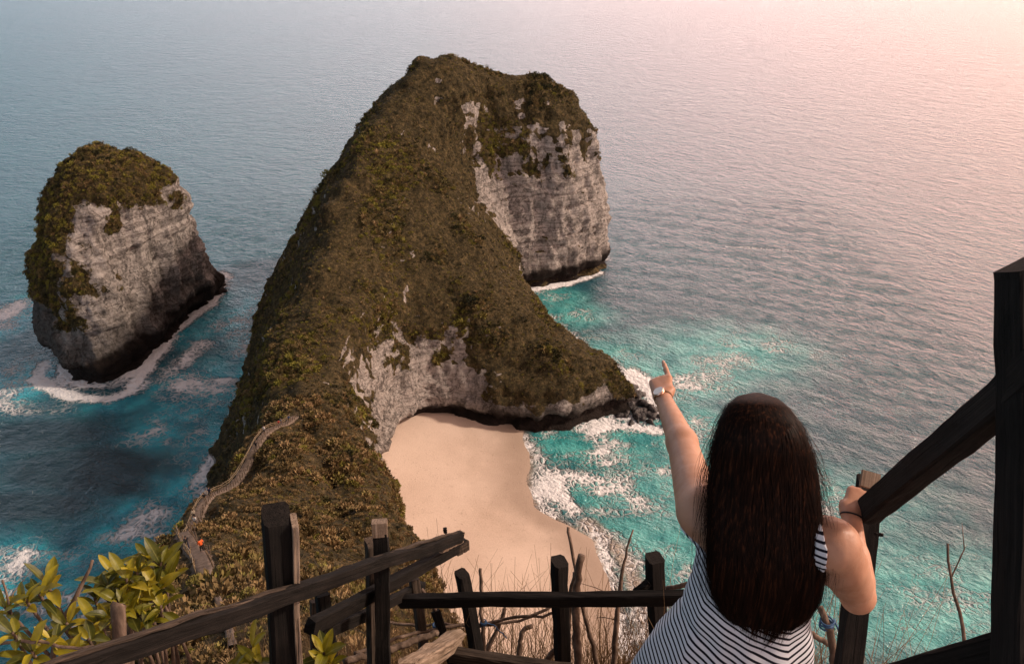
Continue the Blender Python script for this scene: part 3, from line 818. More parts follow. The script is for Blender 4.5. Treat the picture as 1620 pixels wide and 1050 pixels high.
# the trail is cut into the crest: bring the ground beside it to its level
dmin = np.full(len(HV), 1e9); zi = np.zeros(len(HV), dtype=int)
for i in range(len(tl)):
    dd_ = (HV[:, 0] - tl[i, 0]) ** 2 + (HV[:, 1] - tl[i, 1]) ** 2
    m_ = dd_ < dmin; dmin[m_] = dd_[m_]; zi[m_] = i
wv_ = (1 - sstep(1.8, 5.0, np.sqrt(dmin))) * (np.abs(HV[:, 2] - tz[zi]) < 9)
HV[:, 2] = HV[:, 2] * (1 - wv_) + (tz[zi] - 0.30) * wv_
HME.vertices.foreach_set('co', HV.ravel()); HME.update()
tang = np.gradient(tl, axis=0); tang /= np.linalg.norm(tang, axis=1)[:, None]
side = np.stack([tang[:, 1], -tang[:, 0]], 1)       # to the right when walking away
hw = 0.72
vs = []; g = np.random.default_rng(5)
for i in range(len(tl)):
    hwi = hw * (0.25 + 0.75 * min(1.0, max(0.0, (i - 34) / 14)))
    for s in (-1.9, -1.0, -0.4, 0.4, 1.0, 1.9):
        zz = tz[i] - (0.9 if abs(s) > 1.2 else 0) - 0.06 * (1 - abs(s)) + g.normal() * 0.03
        w = hwi * (1 + 0.15 * g.normal()) if abs(s) > 0.9 else hwi
        vs.append((tl[i, 0] + side[i, 0] * s * w, tl[i, 1] + side[i, 1] * s * w, zz))
fs = np.array([(i * 6 + k, i * 6 + k + 1, (i + 1) * 6 + k + 1, (i + 1) * 6 + k) for i in range(len(tl) - 1) for k in range(5)])
t = NT("trodden_earth"); p = t.pos()
col = t.ramp(t.noise(p, 1.2, 6, 0.7), [(0.3, (0.08, 0.06, 0.045)), (0.5, (0.155, 0.118, 0.092)), (0.7, (0.25, 0.195, 0.155))])
MAT_EARTH = t.set(Base_Color=col, Roughness=0.95, Normal=t.bump(t.noise(p, 3, 5, 0.7), 0.7, 0.1), Specular_IOR_Level=0.2)
tag(link("footpath", mesh("footpath", vs, fs), MAT_EARTH), kind='structure')
# keep scrub off the trail (the points were sampled already: drop those on it)
def near_trail(pts, r):
    d = np.full(len(pts), 1e9)
    for i in range(46, len(tl), 2):
        d = np.minimum(d, (pts[:, 0] - tl[i, 0]) ** 2 + (pts[:, 1] - tl[i, 1]) ** 2)
    return d < r * r

t = NT("bamboo_cane"); p = t.pos()
MAT_BAMBOO = t.set(Base_Color=t.ramp(t.noise(p, 6, 3), [(0.3, (0.14, 0.10, 0.055)), (0.7, (0.30, 0.22, 0.13))]), Roughness=0.6)
t = NT("dark_stake"); p = t.pos()
MAT_STAKE = t.set(Base_Color=t.ramp(t.noise(p, 6, 3), [(0.3, (0.05, 0.035, 0.022)), (0.7, (0.16, 0.11, 0.07))]), Roughness=0.8)

def tube_mesh(name, pts, rad, nside=6, closed_caps=True):
    pts = np.asarray(pts, float); n = len(pts)
    rad = np.full(n, rad) if np.isscalar(rad) else np.asarray(rad)
    tg = np.gradient(pts, axis=0); tg /= np.linalg.norm(tg, axis=1)[:, None] + 1e-12
    ref = np.array([0.3, 0.2, 1.0]) if abs(tg[0, 2]) < 0.9 else np.array([1.0, 0.1, 0])
    vs = []
    for i in range(n):
        a = np.cross(tg[i], ref); a /= np.linalg.norm(a); b = np.cross(tg[i], a)
        for k in range(nside):
            w = 2 * math.pi * k / nside
            vs.append(pts[i] + (a * math.cos(w) + b * math.sin(w)) * rad[i])
    fs = [(i * nside + k, i * nside + (k + 1) % nside, (i + 1) * nside + (k + 1) % nside, (i + 1) * nside + k) for i in range(n - 1) for k in range(nside)]
    if closed_caps:
        fs.append(tuple(range(nside))[::-1]); fs.append(tuple((n - 1) * nside + k for k in range(nside)))
    return mesh(name, vs, [tuple(f) for f in fs])

post_me = tube_mesh("fence_post", [(0, 0, -0.6), (0.01, 0, 0.3), (-0.01, 0.01, 0.8), (0, 0, 1.25)], [0.075, 0.07, 0.065, 0.06])
post_me.materials.append(MAT_STAKE)
post_me2 = tube_mesh("fence_post", [(0, 0, -0.6), (0.01, 0, 0.3), (-0.01, 0.01, 0.8), (0, 0, 1.2)], [0.05, 0.045, 0.045, 0.04])
post_me2.materials.append(MAT_BAMBOO)
for sgn, label, pm, rm in ((-1, "bamboo fence along the seaward edge of the ridge trail", post_me2, MAT_BAMBOO), (1, "dark stake fence along the landward edge of the ridge trail", post_me, MAT_STAKE)):
    root = bpy.data.objects.new("trail_fence", None); COL.objects.link(root)
    i0 = 44
    root.location = (*tl[i0], tz[i0]); root.empty_display_size = 0.3
    tag(root, label, "fence", "fences of the ridge trail")
    idx = list(range(44, len(tl), 3)) if sgn < 0 else list(range(44, len(tl), 2))
    tops = []
    for i in idx:
        b = np.array([tl[i, 0] + side[i, 0] * sgn * hw, tl[i, 1] + side[i, 1] * sgn * hw, tz[i] - 0.15])
        o = bpy.data.objects.new("post", pm); COL.objects.link(o); o.parent = root
        o.location = Vector(b) - root.location
        o.rotation_euler = (g.normal() * 0.12, g.normal() * 0.12, g.random() * 6)
        o.scale = (1, 1, 0.85 + 0.4 * g.random())
        tops.append(b)
    for lvl in ((0.62, 1.02) if sgn < 0 else (0.85,)):
        pts = np.array(tops) + np.array([0, 0, lvl]) + g.normal(size=(len(tops), 3)) * 0.05
        for k in range(0, len(pts) - 1, 4):
            seg = pts[k:k + 5]
            o = link("rail", tube_mesh("rail", seg - np.array(root.location), 0.055 if sgn < 0 else 0.03, 5), rm, root)

# ------------------------------------------------------------------ walkers on the trail
def rc(p, a, b, ra, rb):
    """round-cone distance (approx.)"""
    a = np.asarray(a, float); b = np.asarray(b, float); e = b - a
    t = np.clip(((p - a) @ e) / (e @ e + 1e-12), 0, 1)
    return np.linalg.norm(p - a - t[..., None] * e, axis=-1) - (ra + (rb - ra) * t)
def smin(a, b, k):
    h = np.clip(0.5 + 0.5 * (b - a) / k, 0, 1)
    return b + (a - b) * h - k * h * (1 - h)
def grid_mesh(name, fn, lo, hi, res):
    xs, ys, zs = (np.arange(lo[i], hi[i] + res, res) for i in range(3))
    G = np.stack(np.meshgrid(xs, ys, zs, indexing='ij'), -1)
    V, Q = surface_nets(fn(G).astype(np.float32), lo, res)
    return mesh(name, V, Q)
def flat_mat(name, col, rough=0.8):
    t = NT(name); p = t.objc()
    c = t.mix(t.math('MULTIPLY', t.noise(p, 14, 3), 0.5), col, tuple(x * 0.6 for x in col))
    return t.set(Base_Color=c, Roughness=rough, Specular_IOR_Level=0.25)
MAT_SKIN_S = flat_mat("walker_skin", (0.42, 0.24, 0.16))
MAT_HAIR_S = flat_mat("walker_hair", (0.02, 0.014, 0.01))
def walker_parts(stride, arm):
    hip = [(-0.09, 0, 0.88), (0.09, 0, 0.88)]
    knee = [(-0.1, 0.10 * stride, 0.47), (0.1, -0.02 * stride + 0.03, 0.47)]
    foot = [(-0.1, 0.20 * stride, 0.06), (0.1, -0.24 * stride, 0.06)]
    sh = [(-0.18, 0, 1.38), (0.18, 0, 1.38)]
    el = [(-0.25, -0.10 * arm, 1.12), (0.25, 0.08 * arm, 1.12)]
    ha = [(-0.24, -0.02 + 0.15 * arm, 0.9), (0.24, 0.22 * arm, 0.93)]
    def legs(p, x=0.0):
        d = None
        for h, k, f in zip(hip, knee, foot):
            e = smin(rc(p, h, k, 0.085 + x, 0.06 + x), rc(p, k, f, 0.06 + x, 0.04 + x), 0.03)
            d = e if d is None else smin(d, e, 0.03)
        return d
    def torso(p, x=0.0):
        d = smin(rc(p, (-0.06, 0, 0.95), (-0.09, 0, 1.33), 0.11 + x, 0.09 + x), rc(p, (0.06, 0, 0.95), (0.09, 0, 1.33), 0.11 + x, 0.09 + x), 0.06)
        for s, e in zip(sh, el): d = smin(d, rc(p, s, e, 0.06 + x, 0.05 + x), 0.04)
        return d
    def body(p):
        d = smin(torso(p), legs(p), 0.05)
        for e, h in zip(el, ha): d = smin(d, rc(p, e, h, 0.045, 0.035), 0.03)
        d = smin(d, rc(p, (0, 0, 1.38), (0, 0.01, 1.5), 0.055, 0.05), 0.04)
        d = smin(d, rc(p, (0, 0.0, 1.58), (0, 0.02, 1.63), 0.088, 0.095), 0.03)
        d = smin(d, rc(p, (0, 0.10, 1.585), (0, 0.125, 1.57), 0.016, 0.012), 0.02)
        for k, f in zip(foot, foot): d = smin(d, rc(p, f, (f[0], f[1] + 0.13, 0.03), 0.04, 0.03), 0.03)
        return d
    b = grid_mesh("person", body, (-0.36, -0.45, -0.04), (0.36, 0.5, 1.78), 0.03)
    s = grid_mesh("shirt", lambda p: np.maximum(torso(p, 0.016), 0.86 - p[..., 2]), (-0.36, -0.3, 0.8), (0.36, 0.3, 1.52), 0.03)
    q = grid_mesh("trousers", lambda p: np.maximum(np.maximum(legs(p, 0.014), 0.12 - p[..., 2]), p[..., 2] - 0.99), (-0.3, -0.42, 0.08), (0.3, 0.4, 1.02), 0.03)
    h = grid_mesh("hair", lambda p: np.maximum(rc(p, (0, -0.01, 1.62), (0, -0.02, 1.66), 0.10, 0.102), (p[..., 1] * 0.7 - (p[..., 2] - 1.63)) - 0.0), (-0.16, -0.2, 1.45), (0.16, 0.16, 1.82), 0.025)
    return b, s, q, h
WP = [walker_parts(1.0, 1.0), walker_parts(0.35, -0.6), walker_parts(-0.9, -1.0)]
for w in WP: w[0].materials.append(MAT_SKIN_S); w[3].materials.append(MAT_HAIR_S)
cmat = {k: flat_mat("cloth_" + k, c) for k, c in dict(white=(0.7, 0.69, 0.66), black=(0.02, 0.02, 0.022), navy=(0.02, 0.03, 0.07), grey=(0.2, 0.2, 0.21), orange=(0.75, 0.13, 0.03),
        red=(0.35, 0.04, 0.03), khaki=(0.26, 0.2, 0.12), blue=(0.06, 0.12, 0.25), cream=(0.5, 0.42, 0.32)).items()}
walkers = [(0.155, 0.5, 1, 'orange', 'black', 0.4, "person in an orange jacket, the lowest walker in the photo, nearest the bush"),
           (0.21, -0.4, 0, 'black', 'navy', 0.2, "person dressed all in black just above the walker in orange"),
           (0.475, 0.2, 2, 'white', 'grey', 3.0, "person in a white shirt and grey trousers halfway along the trail"),
           (0.50, -0.35, 0, 'cream', 'black', 0.1, "person in a cream top beside the white shirt halfway along the trail"),
           (0.565, 0.1, 1, 'black', 'khaki', 0.3, "person in a black top and khaki trousers on the bend of the trail"),
           (0.60, -0.2, 2, 'navy', 'black', 3.2, "person in a navy top walking uphill past the bend"),
           (0.80, 0.3, 0, 'black', 'black', 0.2, "person dressed in black below the group at the saddle"),
           (0.85, -0.2, 1, 'white', 'black', 3.1, "person in a white shirt and black trousers near the saddle"),
           (0.91, 0.3, 2, 'red', 'grey', 0.5, "person in a dark red top standing with the group at the saddle"),
           (0.935, -0.3, 0, 'grey', 'navy', 2.6, "person in a grey top standing with the group at the saddle"),
           (0.965, 0.1, 1, 'blue', 'khaki', 0.0, "person in a blue top, the farthest walker on the trail")]
for f, off, k, a, b, rz, lab in walkers:
    i = int((f * 118 + 20) / 138 * (len(tl) - 1))
    o = bpy.data.objects.new("person", WP[k][0]); COL.objects.link(o)
    z0 = tz[i] - 0.06
    o.location = (tl[i, 0] + side[i, 0] * off, tl[i, 1] + side[i, 1] * off, z0)
    o.rotation_euler = (0, 0, math.atan2(-tang[i, 0], tang[i, 1]) + rz)
    tag(o, lab, "person", "walkers on the ridge trail")
    for nm, me, mt in (("shirt", WP[k][1], cmat[a]), ("trousers", WP[k][2], cmat[b]), ("hair", WP[k][3], None)):
        m2 = me if mt is None else me.copy()
        c = bpy.data.objects.new(nm, m2); COL.objects.link(c); c.parent = o
        if mt is not None: m2.materials.append(mt)
for w in WP:
    for me in w:
        me.polygons.foreach_set('use_smooth', np.ones(len(me.polygons), dtype=bool))

# ------------------------------------------------------------------ wave-washed rocks off the paw of the headland
def boulder_cluster(name, centre_px, n, spread, size, seed, label):
    g = np.random.default_rng(seed)
    c0 = np.array([*P(*centre_px, 0.3), 0.0])
    prim = []
    for i in range(n):
        a = g.normal(size=2) * spread
        r = size * (0.5 + g.random())
        prim.append((a[0], a[1], r, g.random() * 3.14, 0.5 + 0.7 * g.random()))
    lo = (-spread * 3 - 2, -spread * 3 - 2, -2.0); hi = (spread * 3 + 2, spread * 3 + 2, size * 2.2)
    def fn(p):
        d = None
        for ax, ay, r, th, fl in prim:
            c, s = math.cos(th), math.sin(th)
            x, y, z = p[..., 0] - ax, p[..., 1] - ay, p[..., 2] + 0.3
            q = np.abs(np.stack([(x * c + y * s), (-x * s + y * c) * 1.8, z * 1.2 + 0.3 * (x * c)], -1))
            e = (q.max(-1) * 0.6 + q.sum(-1) * 0.28) - r
            d = e if d is None else np.minimum(d, e)
        return d
    xs, ys, zs = (np.arange(lo[i], hi[i], 0.4) for i in range(3))
    G = np.stack(np.meshgrid(xs, ys, zs, indexing='ij'), -1)
    V, Q = surface_nets(fn(G).astype(np.float32), lo, 0.4)
    V = V + vnormals(V, Q) * (fbm((V + c0) * 0.7, 4) * 0.6)[:, None]
    o = link(name, mesh(name, V, Q), MAT_WETROCK, loc=tuple(c0), smooth=False)
    tag(o, label, "rocks", "black rocks off the tip of the headland")
t = NT("wet_black_rock"); p = t.pos()
MAT_WETROCK = t.set(Base_Color=t.ramp(t.noise(p, 1.2, 6, 0.7), [(0.35, (0.008, 0.007, 0.007)), (0.6, (0.03, 0.024, 0.022)), (0.8, (0.10, 0.09, 0.085))]), Roughness=0.5, Normal=t.bump(t.noise(p, 2.5, 6), 0.8, 0.4))
boulder_cluster("sea_rocks", (995, 628), 44, 3.2, 1.9, 3, "jagged black rocks touching the tip of the headland")
boulder_cluster("sea_rocks", (1018, 655), 40, 3.0, 1.25, 4, "jagged black rocks awash in foam, farther out from the tip")
# ------------------------------------------------------------------ scrub scatter
P1, N1, fi = sample_faces(HV, HQ, HN, W * (1 - hill), 1.5, 11)
s1 = (0.22 + 0.70 * np.random.default_rng(1).random(len(P1)) ** 3.5)
pt = fbm(P1 * np.array([0.07, 0.07, 0.035]) + 12, 4)
s1 = np.where(np.random.default_rng(31).random(len(P1)) < 0.012, 1.5, s1)
s1 = s1 * (0.62 + 0.95 * sstep(-0.05, 0.35, pt))
keep = np.random.default_rng(21).random(len(P1)) < 0.70 + 0.30 * sstep(-0.25, 0.05, pt)
P1, N1, s1, pt = P1[keep], N1[keep], s1[keep], pt[keep]
gr_ = np.random.default_rng(2).random(len(P1))
pk = np.where(gr_ < 0.30 + 0.5 * (1 - sstep(-0.1, 0.15, pt)), np.where(np.random.default_rng(22).random(len(P1)) < 0.45, 3, 4), np.random.default_rng(23).integers(0, 3, len(P1)))
scatter("headland_scrub", P1, N1, s1, scrub_protos + tuft_protos, pk, "olive and brown scrub covering the headland and its ridge")
P2, N2, fi = sample_faces(HV, HQ, HN, W * hill, 1.6, 12)
keep = ~near_trail(P2, 1.75)
P2, N2 = P2[keep], N2[keep]
s2 = (0.28 + 0.95 * np.random.default_rng(3).random(len(P2)) ** 4)
pt = fbm(P2 * np.array([0.16, 0.16, 0.08]) + 12, 3)
s2 = s2 * (0.6 + 0.95 * sstep(-0.1, 0.35, pt))
pk = np.random.default_rng(4).choice(5, len(P2), p=[.40, .14, .30, .10, .06])
scatter("hillside_scrub", P2, N2, s2, [dry_protos[0], dry_protos[1], dry_protos[0], scrub_protos[0], scrub_protos[2]], pk, "brown dry scrub on the slope beside the trail")
W = np.clip((SVEG - 0.35) * 2.2, 0, 1) * (SV[:, 2] > 3)
P3, N3, fi = sample_faces(SV, SQ, SN, W, 1.1, 13)
s3 = (0.3 + 1.1 * np.random.default_rng(5).random(len(P3)) ** 3)
scatter("sea_stack_scrub", P3, N3, s3, scrub_protos + tuft_protos, np.random.default_rng(6).choice(5, len(P3), p=[.3, .25, .25, .15, .05]), "dark green scrub covering the crown of the sea stack")
print("scrub", len(P1), len(P2), len(P3), "headland verts", len(HV))
# ------------------------------------------------------------------ ground at the viewpoint
def near_z(x, y):
    f = np.where(y < 0.4, -1.62, -1.62 - 0.80 * (y - 0.4))
    f = np.where(y > 2.9, -3.62 - 1.45 * (y - 2.9), f)
    f = np.where(y < -0.4, -1.62 + 0.15 * (-0.4 - y), f)
    f = f - np.clip(-1.25 - x, 0, None) * 0.85 - np.clip(x - 1.45, 0, None) * 0.85
    return CAM_H + f
xs = np.arange(-7, 7.01, 0.12); ys = np.arange(-5, 13.01, 0.12)
X, Y = np.meshgrid(xs, ys, indexing='ij')
pn = np.stack([X.ravel(), Y.ravel(), np.zeros(X.size)], 1)
corr = sstep(1.9, 1.2, np.abs(X)) if False else (1 - sstep(1.0, 1.6, np.abs(X))) * (1 - sstep(2.4, 3.0, Y))
NZ = fbm(pn * 1.1, 4).reshape(X.shape) * 0.16 + fbm(pn * 4, 3).reshape(X.shape) * 0.04
Z = near_z(X, Y) - 0.06 + NZ * (1 - 0.85 * corr)
I = np.arange(X.size).reshape(X.shape)
q = np.stack([I[:-1, :-1], I[1:, :-1], I[1:, 1:], I[:-1, 1:]], -1).reshape(-1, 4)
t = NT("viewpoint_soil"); p = t.pos()
MAT_SOIL = t.set(Base_Color=t.ramp(t.noise(p, 3, 7, 0.7), [(0.3, (0.05, 0.036, 0.024)), (0.5, (0.12, 0.09, 0.06)), (0.7, (0.22, 0.17, 0.12))]), Roughness=0.95,
                 Normal=t.bump(t.noise(p, 12, 5, 0.7), 0.8, 0.03), Specular_IOR_Level=0.2)
tag(link("viewpoint_ground", mesh("viewpoint_ground", np.stack([X, Y, Z], -1).reshape(-1, 3), q), MAT_SOIL), kind='structure')
# steps trodden into the slope
vs = []; fs = []
stepy = [(-0.6, 0.40, -1.60), (0.40, 0.72, -1.82), (0.72, 1.04, -2.08), (1.04, 1.34, -2.34), (1.34, 1.86, -2.585), (1.86, 2.16, -2.86), (2.16, 2.46, -3.12), (2.46, 2.72, -3.42)]
for y0, y1, z in stepy:
    b = len(vs)
    for dx in (-1.0, 1.3):
        for yy in (y0, y1 + 0.012):
            for zz in (z, z - 0.3):
                vs.append((dx + 0.02 * math.sin(z * 9 + dx), yy, CAM_H + zz))
    fs += [(b, b + 4, b + 6, b + 2), (b + 2, b + 6, b + 7, b + 3), (b, b + 2, b + 3, b + 1), (b + 4, b + 5, b + 7, b + 6), (b, b + 1, b + 5, b + 4)]
tag(link("steps", mesh("steps", vs, fs), MAT_SOIL, smooth=False), kind='structure')

# ------------------------------------------------------------------ weathered wood
def wood_mat(name, dark, mid, light, rough=0.75, lit=0.5):
    t = NT(name); p = t.objc()
    gr = t.noise(t.mapping(p, (110, 110, 2.2)), 1.0, 7, 0.75, 0.15)
    bl = t.noise(p, 5, 4, 0.6)
    cr = t.noise(t.mapping(p, (170, 170, 3.0)), 1.0, 3, 0.6, 0.2)
    f = t.math('ADD', t.math('MULTIPLY', gr, 0.65), t.math('MULTIPLY', bl, 0.35))
    col = t.ramp(f, [(0.36, dark), (lit, mid), (0.66, light)])
    crack = t.rng(cr, 0.60, 0.68)
    col = t.mix(t.math('MULTIPLY', crack, 0.8), col, tuple(c * 0.3 for c in dark))
    h = t.math('SUBTRACT', f, t.math('MULTIPLY', crack, 0.5))
    return t.set(Base_Color=col, Roughness=rough, Normal=t.bump(h, 0.8, 0.006), Specular_IOR_Level=0.14)
MAT_WOOD_DARK = wood_mat("tarred_wood", (0.004, 0.0036, 0.0033), (0.009, 0.0078, 0.007), (0.024, 0.019, 0.0165), 0.85)
MAT_WOOD_MID = wood_mat("weathered_wood", (0.016, 0.012, 0.009), (0.045, 0.034, 0.026), (0.12, 0.09, 0.068))
MAT_WOOD_PALE = wood_mat("pale_wood", (0.08, 0.055, 0.038), (0.22, 0.165, 0.12), (0.42, 0.33, 0.26))

def beam_mesh(name, L, w, h, seed, rough=0.003, chamf=0.12, top_cut=0.0, taper=0.0, cutdir=1, ends=0.0, cutx=0.0):
    """rectangular timber along +Z, width w on X, depth h on Y; arrises eased, faces slightly out of true, top end cut aslant"""
    g = np.random.default_rng(seed); n = max(8, int(L / 0.06))
    c = chamf * min(w, h)
    prof = []
    hw_, hh = w / 2, h / 2
    for sx, sy, first in ((1, -1, 0), (1, 1, 1), (-1, 1, 0), (-1, -1, 1)):
        a = (sx * hw_, sy * (hh - c)); b = (sx * (hw_ - c), sy * hh)
        prof += [a, b] if first == 1 and sx > 0 or (sx < 0 and sy < 0 and first) else [b, a]
    prof = [(hw_, -(hh - c)), (hw_, 0), (hw_, hh - c), (hw_ - c, hh), (0, hh), (-(hw_ - c), hh), (-hw_, hh - c), (-hw_, 0), (-hw_, -(hh - c)), (-(hw_ - c), -hh), (0, -hh), (hw_ - c, -hh)]
    m = len(prof); vs = []
    bx = fbm(np.stack([np.linspace(0, L * 2.5, n + 1), np.full(n + 1, seed * 1.7), np.zeros(n + 1)], 1), 3) * rough * 2.5
    by = fbm(np.stack([np.linspace(0, L * 2.5, n + 1), np.full(n + 1, seed * 2.9 + 7), np.zeros(n + 1)], 1), 3) * rough * 2.5
    for i in range(n + 1):
        t = i / n; z = L * t; s = 1 - taper * t
        for j, (x, y) in enumerate(prof):
            k = 1 + g.normal() * rough / max(w, h) * 0.8
            zz = z
            if i == n: zz = z - top_cut * (0.5 + cutdir * y / h) - cutx * (0.5 + x / w) + g.normal() * ends
            if i == 0: zz = z + g.normal() * ends
            vs.append((x * s * k + bx[i], y * s * k + by[i], zz))
    fs = [(i * m + j, i * m + (j + 1) % m, (i + 1) * m + (j + 1) % m, (i + 1) * m + j) for i in range(n) for j in range(m)]
    fs.append(tuple(range(m))[::-1]); fs.append(tuple(n * m + j for j in range(m)))
    return mesh(name, vs, fs)

def beam(name, p0, p1, w, h, parent, mat, seed=1, roll=0.0, up=(0, 0, 1), **kw):
    p0 = np.array(p0, float); p1 = np.array(p1, float)
    L = np.linalg.norm(p1 - p0); zax = Vector((p1 - p0) / L)
    upv = Vector(up)
    if abs(zax.dot(upv)) > 0.95: upv = Vector((0, 1, 0))
    xax = upv.cross(zax).normalized(); yax = zax.cross(xax).normalized()
    M = Matrix((xax, yax, zax)).transposed().to_4x4() @ Matrix.Rotation(roll, 4, 'Z')
    M.translation = Vector(p0)
    me = beam_mesh(name, L, w, h, seed, **kw)
    o = link(name, me, mat, smooth=False)
    if parent is not None:
        o.parent = parent; M.translation = Vector(p0) - parent.location
        o.matrix_basis = M
    else: o.matrix_basis = M
    return o

def gz(x, y): return float(near_z(np.array(x), np.array(y)))
def empty(name, loc):
    o = bpy.data.objects.new(name, None); COL.objects.link(o); o.location = tuple(loc); o.empty_display_size = 0.2
    return o
def post(parent, top_uv, low_uv, d, d2, w, h, mat, seed, roll=0.0, **kw):
    a = N(*top_uv, d); b = N(*low_uv, d2); e = (b - a)
    # run the post on down its own line into the soil
    k = 1.0
    while b[2] > gz(b[0], b[1]) - 0.12 and k < 60:
        b = b + e / np.linalg.norm(e) * 0.05; k += 1
    return beam("post", b, a, w, h, parent, mat, seed, roll, **kw)

# left railing: thick sloping rail, brace and five posts
LR = empty("wooden_railing", (-0.55, 1.9, gz(-0.55, 1.9)))
tag(LR, "dark sloping wooden railing rising from the bush to a pale broken end over the sand", "railing")
post(LR, (437, 800), (450, 1050), 2.60, 2.66, 0.088, 0.070, MAT_WOOD_DARK, 11, roll=R(24), top_cut=0.055, chamf=0.16, rough=0.003)
# pale strip that paints in the sunlight on the big post's right face
pp = post(LR, (466, 815), (472, 1050), 2.60, 2.66, 0.020, 0.055, MAT_WOOD_PALE, 12, roll=R(24), rough=0.004, top_cut=0.03); pp.name = "lit_side_strip"
pp['label'] = "pale strip painting in the sunlit side of the thick post"
r1a, r1b = N(30, 1085, 1.66), N(727, 849, 3.86)
rail = beam("rail", r1a, r1b, 0.036, 0.050, LR, MAT_WOOD_DARK, 13, rough=0.004, chamf=0.1, ends=0.008)
LX = np.array([-0.90, 0.38, 0.0]) * 0.010
cap = beam("lit_edge", r1a + LX + np.array([0, 0, 0.027]), r1b + LX + np.array([0, 0, 0.027]), 0.017, 0.010, LR, MAT_WOOD_MID, 14, rough=0.005, chamf=0.3, ends=0.01)  # weathered strip, kept paler to paint in light on the rail's top edge
beam("rail_end", N(697, 861, 3.72), N(729, 847, 3.885), 0.044, 0.064, LR, MAT_WOOD_PALE, 15, rough=0.005, ends=0.012, taper=0.2)
post(LR, (601, 830), (607, 1050), 3.24, 3.30, 0.058, 0.058, MAT_WOOD_DARK, 16, roll=R(4), top_cut=0.03, chamf=0.05)
t1 = N(601, 827, 3.235)
beam("post_tip", N(601, 846, 3.245), N(600, 824, 3.238), 0.061, 0.061, LR, MAT_WOOD_PALE, 17, roll=R(4), rough=0.001, chamf=0.04)['label'] = "pale freshly cut top of the second post"
beam("rail", N(492, 992, 2.98), N(734, 861, 4.02), 0.04, 0.06, LR, MAT_WOOD_DARK, 18, rough=0.004, ends=0.008)['label'] = "lower dark brace rail crossing behind the sloping rail"
beam("rail_end", N(722, 868, 3.97), N(737, 859, 4.04), 0.044, 0.063, LR, MAT_WOOD_MID, 19, rough=0.004, ends=0.01)
beam("rail", N(520, 1000, 3.2), N(668, 928, 4.1), 0.035, 0.05, LR, MAT_WOOD_DARK, 20, rough=0.004)
post(LR, (655, 915), (666, 1005), 3.95, 3.98, 0.045, 0.04, MAT_WOOD_MID, 21, roll=R(15), rough=0.004)
post(LR, (512, 938), (524, 1050), 3.15, 3.2, 0.05, 0.05, MAT_WOOD_DARK, 22, roll=R(20))
post(LR, (500, 950), (500, 1050), 3.32, 3.34, 0.045, 0.04, MAT_WOOD_MID, 23, roll=R(20))
post(LR, (587, 850), (592, 1050), 3.42, 3.45, 0.05, 0.035, MAT_WOOD_MID, 24, roll=R(45), top_cut=0.04)
post(LR, (690, 965), (705, 1012), 4.0, 4.0, 0.04, 0.035, MAT_WOOD_DARK, 25)
beam("nail", N(705, 835, 3.72), N(706, 842, 3.73), 0.014, 0.014, LR, MAT_WOOD_DARK, 26)

# cross railing at the foot of the steps
CR = empty("wooden_railing", (0.25, 2.75, gz(0.25, 2.75)))
tag(CR, "nearly black level railing across the foot of the steps, behind the woman's hip", "railing")
beam("rail", N(634, 951, 3.86), N(1085, 944, 3.58), 0.045, 0.062, CR, MAT_WOOD_DARK, 31, rough=0.003, ends=0.006)
post(CR, (730, 902), (755, 1032), 3.92, 3.97, 0.062, 0.05, MAT_WOOD_DARK, 32, roll=R(18), top_cut=0.03, chamf=0.18)
post(CR, (885, 881), (890, 1050), 3.80, 3.84, 0.072, 0.06, MAT_WOOD_DARK, 33, roll=R(24), top_cut=0.04, chamf=0.2)
post(CR, (1036, 876), (1040, 975), 3.70, 3.74, 0.078, 0.065, MAT_WOOD_DARK, 34, roll=R(10), top_cut=0.03, chamf=0.16)
beam("brace", N(1005, 938, 3.68), N(1026, 920, 3.68), 0.03, 0.03, CR, MAT_WOOD_DARK, 35)
beam("rail", N(712, 1036, 3.6), N(905, 1062, 3.5), 0.05, 0.06, CR, MAT_WOOD_MID, 36, rough=0.004)['label'] = "low greyish brown rail at the bottom of the picture"
beam("rail", N(640, 1060, 3.15), N(724, 1010, 3.7), 0.075, 0.07, CR, MAT_WOOD_PALE, 37, rough=0.008, ends=0.02)['label'] = "pale gnarled timber end pointing at the leaning post"

# right railing by the woman's hand
RR = empty("wooden_railing", (0.95, 1.5, gz(0.95, 1.5)))
tag(RR, "black railing at the right edge whose steep handrail the woman holds", "railing")
post(RR, (1377, 752), (1343, 1050), 2.36, 2.33, 0.062, 0.05, MAT_WOOD_DARK, 41, roll=R(14), top_cut=0.06, chamf=0.05)
beam("post_tip", N(1375, 772, 2.325), N(1379, 747, 2.34), 0.052, 0.012, RR, MAT_WOOD_PALE, 42, roll=R(14), rough=0.001)['label'] = "cut face painted pale as sunlit, on top of the post under the handrail"  # cut top, its sunlight painted in with paler wood
beam("rail", N(1376, 806, 2.26), N(1672, 562, 1.42), 0.056, 0.070, RR, MAT_WOOD_DARK, 43, rough=0.003)
post(RR, (1632, 392), (1626, 1050), 1.52, 1.54, 0.088, 0.08, MAT_WOOD_DARK, 44, roll=R(3), cutx=0.045, chamf=0.04)
beam("rail", N(1395, 1072, 2.0), N(1680, 998, 1.5), 0.06, 0.055, RR, MAT_WOOD_DARK, 45, rough=0.003)
beam("nail", N(1384, 846, 2.30), N(1397, 847, 2.30), 0.007, 0.007, RR, MAT_WOOD_DARK, 46)

